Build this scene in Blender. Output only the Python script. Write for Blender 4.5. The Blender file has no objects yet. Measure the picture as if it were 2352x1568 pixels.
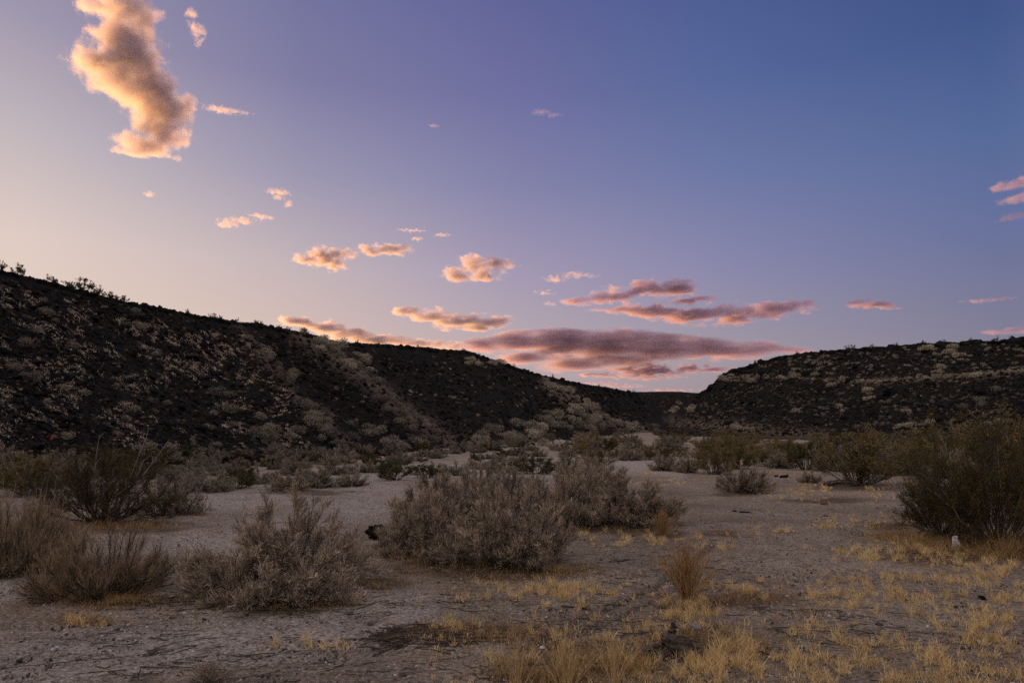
import bpy, math, random
import numpy as np
from mathutils import Matrix, Vector

# ------------------------------------------------------------------ camera, sky, sun, exposure
S = bpy.context.scene
COL = S.collection
R = math.radians
CAM_H = 1.6
PITCH = math.atan2(226, 1568)
cam_d = bpy.data.cameras.new('camera')
cam = bpy.data.objects.new('camera', cam_d)
COL.objects.link(cam)
cam.location = (0, 0, CAM_H)
cam.rotation_euler = (math.pi / 2 + PITCH, 0, 0)
cam_d.lens = 24.0
cam_d.sensor_width = 36.0
cam_d.clip_start = 0.1
cam_d.clip_end = 30000
S.camera = cam

EXPO = 1.3
S.view_settings.view_transform = 'Standard'
S.view_settings.look = 'None'
S.view_settings.gamma = 1
S.view_settings.exposure = EXPO
S.cycles.max_bounces = 6
S.cycles.diffuse_bounces = 3
S.cycles.volume_bounces = 1
S.cycles.transparent_max_bounces = 24
S.cycles.volume_step_rate = 0.35
S.cycles.volume_max_steps = 256
S.cycles.use_denoising = False
S.cycles.use_adaptive_sampling = False
S.cycles.adaptive_threshold = 0.015

SUN_AZ, SUN_EL = -57.0, -3.5           # degrees; azimuth from +Y towards +X, just under the horizon
def sdir(az, el):
    a, e = R(az), R(el)
    return Vector((math.sin(a) * math.cos(e), math.cos(a) * math.cos(e), math.sin(e)))
sun_d = bpy.data.lights.new('sun', 'SUN')
sun_d.energy = 4.2
sun_d.angle = R(0.5)
sun_d.color = (1.0, 0.53, 0.15)
sun = bpy.data.objects.new('sun', sun_d)
COL.objects.link(sun)
sun.location = (-60, 30, 40)
sun.rotation_euler = (-sdir(SUN_AZ, SUN_EL)).to_track_quat('-Z', 'Y').to_euler()

def lin(c):
    return tuple(((v / 255) / 12.92) if v / 255 <= 0.04045 else (((v / 255) + 0.055) / 1.055) ** 2.4 for v in c)

W = bpy.data.worlds.new('World')
S.world = W
W.use_nodes = True
def build_world():
    nt = W.node_tree
    nt.nodes.clear()
    N, L = nt.nodes.new, nt.links.new
    out = N('ShaderNodeOutputWorld')
    bg = N('ShaderNodeBackground')
    L(bg.outputs[0], out.inputs[0])
    sky = N('ShaderNodeTexSky')
    sky.sky_type = 'NISHITA'
    sky.sun_disc = False
    sky.sun_elevation = R(SUN_EL)
    sky.sun_rotation = R(SUN_AZ)
    sky.dust_density = 2.0
    tc = N('ShaderNodeTexCoord')
    sep = N('ShaderNodeSeparateXYZ')
    L(tc.outputs['Generated'], sep.inputs[0])
    az = N('ShaderNodeMath'); az.operation = 'ARCTAN2'
    L(sep.outputs[0], az.inputs[0]); L(sep.outputs[1], az.inputs[1])
    u = N('ShaderNodeMapRange')
    L(az.outputs[0], u.inputs[0])
    u.inputs[1].default_value = -math.pi; u.inputs[2].default_value = math.pi
    el = N('ShaderNodeMath'); el.operation = 'ARCSINE'
    L(sep.outputs[2], el.inputs[0])
    # twilight colours by azimuth (columns) and elevation (rows), sRGB; overhead and behind, added fill
    azs = [-180, -64, -37, -18, 0, 18, 37, 100, 180]
    rows = [
        (0,  [(205,184,176), (250,196,140), (232,200,172), (214,178,158), (181,152,150), (156,135,141), (132,121,137), (190,165,172), (205,184,176)]),
        (7,  [(208,188,182), (248,212,164), (233,208,190), (215,190,178), (188,171,174), (159,150,161), (128,125,147), (188,165,176), (208,188,182)]),
        (14, [(204,186,184), (238,213,186), (222,203,195), (196,180,184), (163,153,178), (136,135,171), (104,114,155), (176,162,178), (204,186,184)]),
        (21, [(198,182,184), (212,198,188), (192,181,187), (156,151,176), (132,131,170), (109,120,164), (84,105,153), (168,158,180), (198,182,184)]),
        (28, [(198,184,186), (184,174,182), (158,150,172), (127,124,163), (111,112,160), (87,104,155), (66,87,139), (165,156,180), (198,184,186)]),
        (36, [(204,192,190), (158,152,172), (133,130,162), (109,112,156), (94,98,150), (73,90,145), (56,73,125), (170,162,182), (204,192,190)]),
        (60, [(232,213,197)] * 9),  # overhead sky, out of view, brightened to fill the ground with light
        (90, [(232,213,197)] * 9),
    ]
    prev = None
    for i, (e, cols) in enumerate(rows):
        cr = N('ShaderNodeValToRGB')
        L(u.outputs[0], cr.inputs[0])
        cr.color_ramp.interpolation = 'B_SPLINE' if False else 'EASE'
        cr.color_ramp.interpolation = 'LINEAR'
        els = cr.color_ramp.elements
        while len(els) < len(azs):
            els.new(0.5)
        for k, (a, c) in enumerate(zip(azs, cols)):
            els[k].position = (a + 180) / 360
            els[k].color = (*lin(c), 1)
        if prev is None:
            prev = cr.outputs[0]
            pe = e
            continue
        mr = N('ShaderNodeMapRange')
        mr.interpolation_type = 'SMOOTHSTEP' if e == 60 else 'LINEAR'
        L(el.outputs[0], mr.inputs[0])
        mr.inputs[1].default_value = R(pe); mr.inputs[2].default_value = R(e)
        mx = N('ShaderNodeMix'); mx.data_type = 'RGBA'
        L(mr.outputs[0], mx.inputs[0]); L(prev, mx.inputs[6]); L(cr.outputs[0], mx.inputs[7])
        prev = mx.outputs[2]
        pe = e
    # the physical dusk sky under the twilight colours
    ad = N('ShaderNodeMix'); ad.data_type = 'RGBA'; ad.blend_type = 'ADD'
    ad.inputs[0].default_value = 0.012
    L(prev, ad.inputs[6]); L(sky.outputs[0], ad.inputs[7])
    L(ad.outputs[2], bg.inputs[0])
    bg.inputs[1].default_value = 1.0 / 2 ** EXPO
build_world()

# ------------------------------------------------------------------ pixel <-> world (for laying the place out from measurements)
cp, sp = math.cos(PITCH), math.sin(PITCH)
def ray(px, py):
    dx = (np.asarray(px, float) - 1176) / 1568
    dy = (784 - np.asarray(py, float)) / 1568
    d = np.stack([dx, cp - dy * sp, sp + dy * cp], -1)
    return d / np.linalg.norm(d, axis=-1, keepdims=True)
def project(p):
    x, y, z = p[..., 0], p[..., 1], p[..., 2] - CAM_H
    f = y * cp + z * sp
    u = -y * sp + z * cp
    f = np.where(f < 0.01, 0.01, f)
    return 1176 + 1568 * x / f, 784 - 1568 * u / f
def azel(px, py):
    d = ray(px, py)
    return np.degrees(np.arctan2(d[..., 0], d[..., 1])), np.arctan2(d[..., 2], np.hypot(d[..., 0], d[..., 1]))

# ------------------------------------------------------------------ numpy noise
def _hash(ix, iy, seed):
    h = (ix.astype(np.int64) * 374761393 + iy.astype(np.int64) * 668265263 + seed * 974711) & 0x7fffffff
    h = ((h ^ (h >> 13)) * 1274126177) & 0x7fffffff
    return ((h ^ (h >> 16)) & 0xffff) / 65535.0
def vnoise(x, y, seed=0):
    ix, iy = np.floor(x), np.floor(y)
    fx, fy = x - ix, y - iy
    fx = fx * fx * (3 - 2 * fx); fy = fy * fy * (3 - 2 * fy)
    a, b = _hash(ix, iy, seed), _hash(ix + 1, iy, seed)
    c, d = _hash(ix, iy + 1, seed), _hash(ix + 1, iy + 1, seed)
    return (a + (b - a) * fx) * (1 - fy) + (c + (d - c) * fx) * fy
def fbm(x, y, octv=4, seed=0):
    s, a, t = 0, 1.0, 0
    for o in range(octv):
        s = s + a * (vnoise(x * 2 ** o + 17.3 * o, y * 2 ** o - 9.1 * o, seed + o) - 0.5); t += a; a *= 0.5
    return s / t

# ------------------------------------------------------------------ terrain
# skyline of each hill (photo measurements) -> azimuth, foot distance, ridge distance, ridge height
LSKY = [(-700,560),(-300,585),(0,617),(40,627),(100,643),(150,656),(230,676),(285,688),(330,697),(400,711),(470,725),(540,736),(600,743),(660,755),
        (720,768),(780,783),(840,787),(900,791),(1000,799),(1070,805),(1100,814),(1150,830),(1200,847),(1260,864),(1330,878),(1400,890),(1440,897),(1470,903),(1500,915),(1530,950),(1560,1010)]
LF = [(-700,22),(0,29),(300,35),(600,46),(800,56),(950,64),(1050,84),(1150,92),(1300,135),(1400,190),(1470,250),(1560,300)]
LD = [(-700,44),(0,60),(300,72),(600,92),(800,115),(900,132),(1050,165),(1150,180),(1300,230),(1400,285),(1470,340),(1560,400)]
RSKY = [(1490,1000),(1520,978),(1550,950),(1575,928),(1600,906),(1625,892),(1640,878),(1652,864),(1670,853),(1690,846),(1730,834),(1790,817),(1850,808),(1920,802),
        (2000,797),(2100,790),(2200,785),(2352,777),(2700,768),(3300,775)]
RF = [(1490,190),(1600,165),(1700,145),(1850,122),(2000,108),(2200,94),(2352,86),(2700,74),(3300,60)]
RD = [(1490,225),(1600,215),(1700,205),(1850,195),(2000,182),(2200,166),(2352,158),(2700,140),(3300,120)]
FSKY = [(1280,960),(1330,915),(1400,900),(1450,899),(1500,898),(1560,898),(1600,901),(1660,905),(1750,915)]
def tab(sky, F, D):
    px = np.array([p[0] for p in sky], float); py = np.array([p[1] for p in sky], float)
    a, e = azel(px, py)
    d = np.interp(px, [q[0] for q in D], [q[1] for q in D])
    f = np.interp(px, [q[0] for q in F], [q[1] for q in F])
    return a, f, d, np.maximum(CAM_H + d * np.tan(e), 0)
TL = tab(LSKY, LF, LD)
TR = tab(RSKY, RF, RD)
TF = tab(FSKY, [(1280, 380), (1750, 380)], [(1280, 455), (1750, 455)])

def line_dist(px, py, pts):
    best = np.full(px.shape, 1e9)
    for (x0, y0), (x1, y1) in zip(pts[:-1], pts[1:]):
        vx, vy = x1 - x0, y1 - y0
        t = np.clip(((px - x0) * vx + (py - y0) * vy) / (vx * vx + vy * vy), 0, 1)
        best = np.minimum(best, np.hypot(px - x0 - t * vx, py - y0 - t * vy))
    return best

def floor_z(x, y):
    r = np.hypot(x, y)
    z = 0.020 * np.maximum(r - 45, 0) * np.clip((y + 40) / 120, 0, 1) * np.clip((900 - r) / 500, 0, 1)
    z = z + 0.10 * fbm(x * 0.16, y * 0.16, 3, 5) + 0.05 * fbm(x * 0.9, y * 0.9, 3, 9)
    return z
def hill_h(T, x, y, edge0, edge1, seed):
    az = np.degrees(np.arctan2(x, y)); r = np.hypot(x, y)
    a, f, d, h = T
    F = np.interp(az, a, f); D = np.interp(az, a, d); H = np.interp(az, a, h)
    F = F * (1 + 0.10 * fbm(az * 0.22, az * 0 + seed, 3, seed))
    w = np.clip((az - (a[0] - edge0)) / max(edge0, 1e-3), 0, 1) * np.clip(((a[-1] + edge1) - az) / max(edge1, 1e-3), 0, 1)
    w = w * w * (3 - 2 * w)
    t = np.clip((r - F) / (D - F), 0, 1.0)
    s = 0.30 * t * t + 0.70 * t ** 1.12
    # broken rim, slope ribs
    rise = 0.020 * np.maximum(r - 45, 0)
    s = s + 0.035 * np.sin(t * np.pi) * (fbm(az * 0.55 - t * 3.0, t * 1.5, 3, seed + 3) * 2)
    fall = np.clip((r - D) / 400, 0, 1)
    z = (rise * (1 - t) + H * s) * (1 - 0.9 * fall) * w - np.where(t <= 0, 5.0, 0.0)
    rough = 1.0 * fbm(x * 0.10, y * 0.10, 3, seed + 6) + 0.7 * fbm(x * 0.45, y * 0.45, 4, seed + 7)
    return z + rough * np.clip(t * 5, 0, 1) * np.where(t > 0.93, 0.55, 1.0) * w * np.clip(H / 6, 0, 1)
RIBS = [([(700, 800), (790, 835), (868, 888), (930, 938), (985, 985)], [(790, 800), (900, 870), (980, 950), (1040, 1000)]),
        ([(570, 780), (640, 865), (715, 950), (760, 1000)], [(660, 800), (740, 880), (830, 960), (880, 1010)]),
        ([(1275, 895), (1330, 930), (1420, 970)], [(1345, 900), (1420, 940), (1450, 965)])]
def terrain_all(x, y):
    fl = floor_z(x, y)
    l = hill_h(TL, x, y, 40, 0.5, 11)
    # two ribs with a hollow beside each run down the lava slope
    px, py = project(np.stack([x, y, l], -1)); k = np.clip((np.hypot(x, y) - 30) / 25, 0, 1) * (y > 5) * (l > 1.5) * np.clip((.92 * np.interp(np.degrees(np.arctan2(x, y)), TL[0], TL[3]) - l) / 4, 0, 1)
    for rib, hol in RIBS:
        l = l + k * (1.3 * np.exp(-(line_dist(px, py, rib) / 24) ** 2) - 1.7 * np.exp(-(line_dist(px, py, hol) / 38) ** 2))
    r_ = hill_h(TR, x, y, 0.5, 40, 23)
    f_ = hill_h(TF, x, y, 1, 1, 37)
    st = np.stack([fl, l, r_, f_], 0)
    return st.max(0), st.argmax(0)
TAZ = np.arange(-44, 44.01, 0.13)
TRR = np.concatenate([np.geomspace(1.2, 520, 700), np.geomspace(540, 4200, 30)])
_A, _R = np.meshgrid(R(1) * TAZ, TRR, indexing='ij')
TZ, TWHO = terrain_all(np.sin(_A) * _R, np.cos(_A) * _R)
TLOG = math.log(520 / 1.2) / 699
def terrain(x, y):
    """height of the laid terrain, read between its grid points"""
    x = np.nan_to_num(np.asarray(x, float)); y = np.nan_to_num(np.asarray(y, float), nan=1.0)
    a = np.clip((np.degrees(np.arctan2(x, y)) + 44) / 0.13, 0, len(TAZ) - 1.001)
    r = np.clip(np.log(np.maximum(np.hypot(x, y), 1.2) / 1.2) / TLOG, 0, 698.99)
    i = a.astype(int); j = r.astype(int); u = a - i; v = r - j
    return (TZ[i, j] * (1 - u) + TZ[i + 1, j] * u) * (1 - v) + (TZ[i, j + 1] * (1 - u) + TZ[i + 1, j + 1] * u) * v
def hit(px, py, rmax=520.0):
    """where measured sight lines meet the ground or a hill"""
    px = np.atleast_1d(np.asarray(px, float)); py = np.atleast_1d(np.asarray(py, float))
    d = ray(px, py)
    ts = np.geomspace(2.5, rmax, 700)
    out = np.full((len(px), 3), np.nan)
    for i0 in range(0, len(px), 1500):
        dd = d[i0:i0 + 1500]
        P = dd[:, None, :] * ts[None, :, None]
        below = (P[..., 2] + CAM_H) < terrain(P[..., 0], P[..., 1])
        k = below.argmax(1); ok = below.any(1)
        lo = ts[np.maximum(k - 1, 0)]; hi = ts[k]
        for _ in range(14):
            m = (lo + hi) / 2
            q = dd * m[:, None]
            b = (q[:, 2] + CAM_H) < terrain(q[:, 0], q[:, 1])
            hi = np.where(b, m, hi); lo = np.where(b, lo, m)
        q = dd * hi[:, None]; q[:, 2] += CAM_H
        q[~ok] = np.nan
        out[i0:i0 + 1500] = q
    return out
# ------------------------------------------------------------------ mesh helpers
def link(name, me, parent=None):
    o = bpy.data.objects.new(name, me)
    COL.objects.link(o)
    if parent is not None:
        o.parent = parent
    return o
def tag(o, label=None, cat=None, group=None, kind=None):
    if label: o['label'] = label
    if cat: o['category'] = cat
    if group: o['group'] = group
    if kind: o['kind'] = kind
    return o
def raw_mesh(name, V, loops, starts, mats, tint=None, smooth=False, attrs=None):
    me = bpy.data.meshes.new(name)
    V = np.ascontiguousarray(V, np.float32)
    me.vertices.add(len(V)); me.vertices.foreach_set('co', V.ravel())
    loops = np.ascontiguousarray(loops, np.int32)
    me.loops.add(len(loops)); me.loops.foreach_set('vertex_index', loops)
    me.polygons.add(len(starts)); me.polygons.foreach_set('loop_start', np.ascontiguousarray(starts, np.int32))
    if smooth:
        me.polygons.foreach_set('use_smooth', np.ones(len(starts), bool))
    else:
        me.polygons.foreach_set('use_smooth', np.zeros(len(starts), bool))
    if tint is not None:
        a = me.attributes.new('tint', 'FLOAT', 'POINT')
        a.data.foreach_set('value', np.ascontiguousarray(tint, np.float32))
    for k, v in (attrs or {}).items():
        a = me.attributes.new(k, 'FLOAT', 'POINT')
        a.data.foreach_set('value', np.ascontiguousarray(v, np.float32))
    for m in mats if isinstance(mats, (list, tuple)) else [mats]:
        me.materials.append(m)
    me.update(calc_edges=True)
    return me
class Geo:
    """collects polygons of one mesh"""
    def __init__(s):
        s.V, s.L, s.N, s.T, s.n = [], [], [], [], 0
    def add(s, V, F, tint):
        V = np.asarray(V, float).reshape(-1, 3); F = np.asarray(F, int)
        s.V.append(V); s.L.append((F + s.n).ravel()); s.N.append(np.full(len(F), F.shape[1]))
        s.T.append(np.broadcast_to(np.asarray(tint, float), (len(V),)).copy()); s.n += len(V)
        return s
    def mesh(s, name, mat, smooth=False):
        n = np.concatenate(s.N); st = np.concatenate([[0], np.cumsum(n)[:-1]])
        return raw_mesh(name, np.concatenate(s.V), np.concatenate(s.L), st, mat, np.concatenate(s.T), smooth)
def norm(v):
    return v / np.maximum(np.linalg.norm(v, axis=-1, keepdims=True), 1e-9)
def tubes(g, P, rad, tint, sides=3):
    """P (n,k,3) paths, rad (n,k)"""
    n, k, _ = P.shape
    T = norm(np.gradient(P, axis=1))
    ref = np.where(np.abs(T[..., 2:3]) > 0.9, np.array([1., 0, 0]), np.array([0, 0, 1.]))
    A = norm(np.cross(T, ref)); B = np.cross(T, A)
    ang = np.arange(sides) * 2 * math.pi / sides
    ring = P[:, :, None] + rad[:, :, None, None] * (np.cos(ang)[None, None, :, None] * A[:, :, None] + np.sin(ang)[None, None, :, None] * B[:, :, None])
    idx = np.arange(n * k * sides).reshape(n, k, sides)
    a = idx[:, :-1]; b = idx[:, 1:]
    F = np.stack([a, np.roll(a, -1, 2), np.roll(b, -1, 2), b], -1).reshape(-1, 4)
    g.add(ring.reshape(-1, 3), F, np.repeat(tint, k * sides))
def ribbons(g, P, wid, tint, rng):
    n, k, _ = P.shape
    T = norm(np.gradient(P, axis=1))
    A = norm(np.cross(T, rng.normal(size=(n, 1, 3))))
    Vv = np.stack([P - A * wid[..., None], P + A * wid[..., None]], 2)
    idx = np.arange(n * k * 2).reshape(n, k, 2)
    F = np.stack([idx[:, :-1, 0], idx[:, :-1, 1], idx[:, 1:, 1], idx[:, 1:, 0]], -1).reshape(-1, 4)
    g.add(Vv.reshape(-1, 3), F, np.repeat(tint, k * 2))
def leaves(g, P, D, ln, wd, tint, rng):
    n = len(P)
    D = norm(D); A = norm(np.cross(D, rng.normal(size=(n, 3))))
    ln = np.broadcast_to(ln, (n,)); wd = np.broadcast_to(wd, (n,))
    Vv = np.stack([P - A * (wd * .35)[:, None], P + D * (ln * .5)[:, None] + A * (wd * .5)[:, None], P + D * ln[:, None], P + D * (ln * .45)[:, None] - A * (wd * .5)[:, None]], 1)
    F = np.arange(n * 4).reshape(n, 4)
    g.add(Vv.reshape(-1, 3), F, np.repeat(tint, 4))
def blades(g, P, D, ln, wd, tint, rng):
    """one bent grass blade = two faces"""
    n = len(P)
    A = norm(np.cross(D, rng.normal(size=(n, 3)))) * wd[:, None]
    mid = P + D * (ln * .55)[:, None]
    bend = rng.normal(size=(n, 3)) * np.array([1, 1, .25]) * (ln * .22)[:, None]
    tip = P + D * ln[:, None] + bend
    Vv = np.stack([P - A, P + A, mid + A * .7, mid - A * .7, tip], 1)
    b = np.arange(n)[:, None] * 5
    Vf = Vv.reshape(-1, 3)
    n0 = g.n
    g.add(Vf, b + np.array([0, 1, 2, 3]), np.repeat(tint, 5))
    g.L.append((b + np.array([3, 2, 4]) + n0).ravel()); g.N.append(np.full(n, 3))

# ------------------------------------------------------------------ materials
def mat_new(name):
    m = bpy.data.materials.new(name); m.use_nodes = True
    nt = m.node_tree
    b = nt.nodes['Principled BSDF']
    b.inputs['Roughness'].default_value = 0.9
    b.inputs['Specular IOR Level'].default_value = 0.15
    return m, nt, b
def ramp(nt, src, stops):
    cr = nt.nodes.new('ShaderNodeValToRGB')
    e = cr.color_ramp.elements
    while len(e) < len(stops): e.new(0.5)
    for k, (p, c) in enumerate(stops):
        e[k].position = p; e[k].color = (*c, 1)
    nt.links.new(src, cr.inputs[0])
    return cr.outputs[0]
def noise(nt, scale, detail=4, rough=0.55, vec=None):
    n = nt.nodes.new('ShaderNodeTexNoise')
    n.inputs['Scale'].default_value = scale; n.inputs['Detail'].default_value = detail; n.inputs['Roughness'].default_value = rough
    if vec is None:
        vec = nt.nodes.new('ShaderNodeTexCoord').outputs['Object']
    nt.links.new(vec, n.inputs['Vector'])
    return n.outputs['Fac']
def attr(nt, name):
    a = nt.nodes.new('ShaderNodeAttribute'); a.attribute_name = name
    return a.outputs['Fac']
def mix(nt, f, a, b, mode='MIX'):
    m = nt.nodes.new('ShaderNodeMix'); m.data_type = 'RGBA'; m.blend_type = mode
    for s, i in ((f, 0), (a, 6), (b, 7)):
        if isinstance(s, (int, float)): m.inputs[i].default_value = s
        elif isinstance(s, tuple): m.inputs[i].default_value = (*s, 1)
        else: nt.links.new(s, m.inputs[i])
    return m.outputs[2]
def bump(nt, b, h, strength, dist):
    n = nt.nodes.new('ShaderNodeBump'); n.inputs['Strength'].default_value = strength; n.inputs['Distance'].default_value = dist
    nt.links.new(h, n.inputs['Height']); nt.links.new(n.outputs[0], b.inputs['Normal'])
def tinted(name, stops, rough=0.9, translucent=0.0, obj_var=0.0):
    """plant matter: colour by each stem's, twig's or leaf's own tint"""
    m, nt, b = mat_new(name)
    c = ramp(nt, attr(nt, 'tint'), stops)
    if obj_var:
        oi = nt.nodes.new('ShaderNodeObjectInfo')
        hs = nt.nodes.new('ShaderNodeHueSaturation')
        mr = nt.nodes.new('ShaderNodeMapRange'); mr.inputs[3].default_value = 1 - obj_var; mr.inputs[4].default_value = 1 + obj_var
        nt.links.new(oi.outputs['Random'], mr.inputs[0]); nt.links.new(mr.outputs[0], hs.inputs['Value']); nt.links.new(c, hs.inputs['Color'])
        c = hs.outputs[0]
    nt.links.new(c, b.inputs['Base Color'])
    b.inputs['Roughness'].default_value = rough
    return m

M = {}
M['salt_twig'] = tinted('saltbush twigs', [(0, (.08, .067, .058)), (.4, (.22, .185, .15)), (.75, (.42, .35, .27)), (1, (.70, .58, .42))], obj_var=.12)
M['salt_branch'] = tinted('saltbush branches', [(0, (.035, .030, .030)), (.7, (.085, .072, .066)), (1, (.20, .17, .15))])
M['tan_twig'] = tinted('tan twigs', [(0, (.10, .075, .052)), (.5, (.26, .198, .130)), (1, (.47, .365, .235))], obj_var=.1)
M['straw_stem'] = tinted('straw stems', [(0, (.25, .175, .09)), (.5, (.52, .375, .195)), (1, (.76, .58, .33))])
M['rust_twig'] = tinted('rusty twigs', [(0, (.16, .095, .05)), (.5, (.36, .22, .105)), (1, (.54, .37, .18))])
M['creo_stem'] = tinted('creosote stems', [(0, (.035, .031, .032)), (.75, (.075, .066, .062)), (1, (.26, .235, .225))])
M['creo_leaf'] = tinted('creosote leaves', [(0, (.035, .030, .013)), (.5, (.085, .067, .025)), (1, (.20, .15, .05))], obj_var=.15)
M['creo_leaf_dry'] = tinted('drier creosote leaves', [(0, (.09, .075, .036)), (.5, (.21, .165, .075)), (1, (.38, .29, .13))], obj_var=.22)
M['green_leaf'] = tinted('green leaves', [(0, (.040, .042, .018)), (.5, (.085, .085, .035)), (1, (.15, .14, .06))], obj_var=.12)
M['sage_leaf'] = tinted('sage foliage', [(0, (.12, .11, .09)), (.5, (.23, .205, .165)), (1, (.37, .325, .25))], obj_var=.18)
M['hill_sage'] = tinted('hillside sage foliage', [(0, (.10, .092, .076)), (.5, (.20, .18, .146)), (1, (.34, .305, .24))], obj_var=.3)
M['pale_leaf'] = tinted('pale brush foliage', [(0, (.21, .188, .15)), (.5, (.39, .352, .28)), (1, (.58, .525, .41))], obj_var=.2)
M['grass'] = tinted('dry grass', [(0, (.28, .205, .115)), (.4, (.62, .455, .225)), (1, (.88, .70, .39))])
M['rust_grass'] = tinted('rusty dead grass', [(0, (.15, .095, .05)), (.5, (.33, .215, .10)), (1, (.54, .385, .19))])
M['hill_grass'] = tinted('hill grass', [(0, (.30, .25, .185)), (.5, (.58, .49, .365)), (1, (.82, .72, .55))])
M['rock'] = tinted('lava rock', [(0, (.006, .006, .007)), (.5, (.015, .015, .016)), (.85, (.046, .040, .038)), (1, (.11, .08, .064))], rough=.8)
M['rock'].node_tree.nodes['Principled BSDF'].inputs['Specular IOR Level'].default_value = .05
M['pebble'] = tinted('gravel stones', [(0, (.05, .042, .04)), (.4, (.15, .125, .115)), (.8, (.27, .235, .22)), (1, (.50, .46, .44))])
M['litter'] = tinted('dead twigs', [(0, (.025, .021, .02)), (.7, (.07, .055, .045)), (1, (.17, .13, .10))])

def ground_mat():
    m, nt, b = mat_new('desert sand and gravel')
    c1 = ramp(nt, noise(nt, 0.35, 6, .6), [(.30, (.180, .150, .125)), (.5, (.270, .230, .196)), (.7, (.37, .325, .288))])
    fine = ramp(nt, noise(nt, 28, 5, .75), [(.30, (.22, .205, .19)), (.5, (1, 1, 1)), (.68, (2.0, 1.96, 1.92))])
    mott = ramp(nt, noise(nt, 5.5, 5, .7), [(.32, (.68, .655, .63)), (.5, (1, 1, 1)), (.7, (1.12, 1.11, 1.10))])
    fine = mix(nt, 1.0, fine, mott, 'MULTIPLY')
    c = mix(nt, 1.0, c1, fine, 'MULTIPLY')
    c = mix(nt, attr(nt, 'wash'), c, mix(nt, 1.0, (.385, .358, .348), fine, 'MULTIPLY'))
    patch = ramp(nt, noise(nt, 0.9, 5, .65), [(.52, (0, 0, 0)), (.68, (1, 1, 1))])
    c = mix(nt, mix(nt, .35, (0, 0, 0), patch), c, (.17, .115, .078))
    c = mix(nt, attr(nt, 'litter'), c, mix(nt, 1.0, (.095, .067, .047), fine, 'MULTIPLY'))  # litter brown, darkened to paint in shade under the bushes
    c = mix(nt, attr(nt, 'track'), c, mix(nt, 1.0, (.105, .09, .08), fine, 'MULTIPLY'))
    nt.links.new(c, b.inputs['Base Color'])
    h = mix(nt, .45, noise(nt, 55, 3, .7), noise(nt, 14, 5, .7))
    bump(nt, b, h, 1.0, 0.08)
    return m
def hill_mat():
    m, nt, b = mat_new('black lava slope')
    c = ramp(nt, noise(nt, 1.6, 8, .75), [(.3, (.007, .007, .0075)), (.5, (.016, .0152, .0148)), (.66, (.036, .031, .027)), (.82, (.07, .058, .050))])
    c = mix(nt, attr(nt, 'talus'), c, ramp(nt, noise(nt, 1.3, 5, .7), [(.35, (.06, .048, .04)), (.65, (.19, .155, .125))]))
    nt.links.new(c, b.inputs['Base Color'])
    b.inputs['Specular IOR Level'].default_value = .04
    bump(nt, b, noise(nt, 2.2, 6, .75), 1.0, 0.5)
    return m
M['ground'] = ground_mat()
M['hill'] = hill_mat()

# ------------------------------------------------------------------ ground and hills: one continuous terrain, parted where a hill rises from the wash
TALUS = [([(690, 768), (790, 830), (868, 885), (930, 935), (985, 985), (1045, 1030)], 22), ([(545, 745), (640, 860), (720, 950), (800, 1010)], 12),
         ([(1255, 885), (1330, 930), (1420, 975), (1480, 990)], 13), ([(1000, 1000), (1120, 1035), (1250, 1010)], 16),
         ([(1700, 862), (1850, 872), (1990, 878), (2150, 868), (2400, 848)], 5), ([(1545, 965), (1700, 985), (1900, 1000)], 14)]
TRACKS = [([(1190, 1490), (1330, 1422), (1440, 1377), (1530, 1330), (1590, 1290), (1635, 1250)], 5.5, .7), ([(1250, 1490), (1380, 1432), (1490, 1385), (1560, 1345)], 5, .45),
          ([(1735, 1390), (1790, 1450), (1860, 1500)], 6, .4), ([(0, 1530), (120, 1480), (260, 1440), (420, 1420)], 12, .3), ([(600, 1560), (760, 1510), (900, 1480)], 10, .25)]
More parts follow.
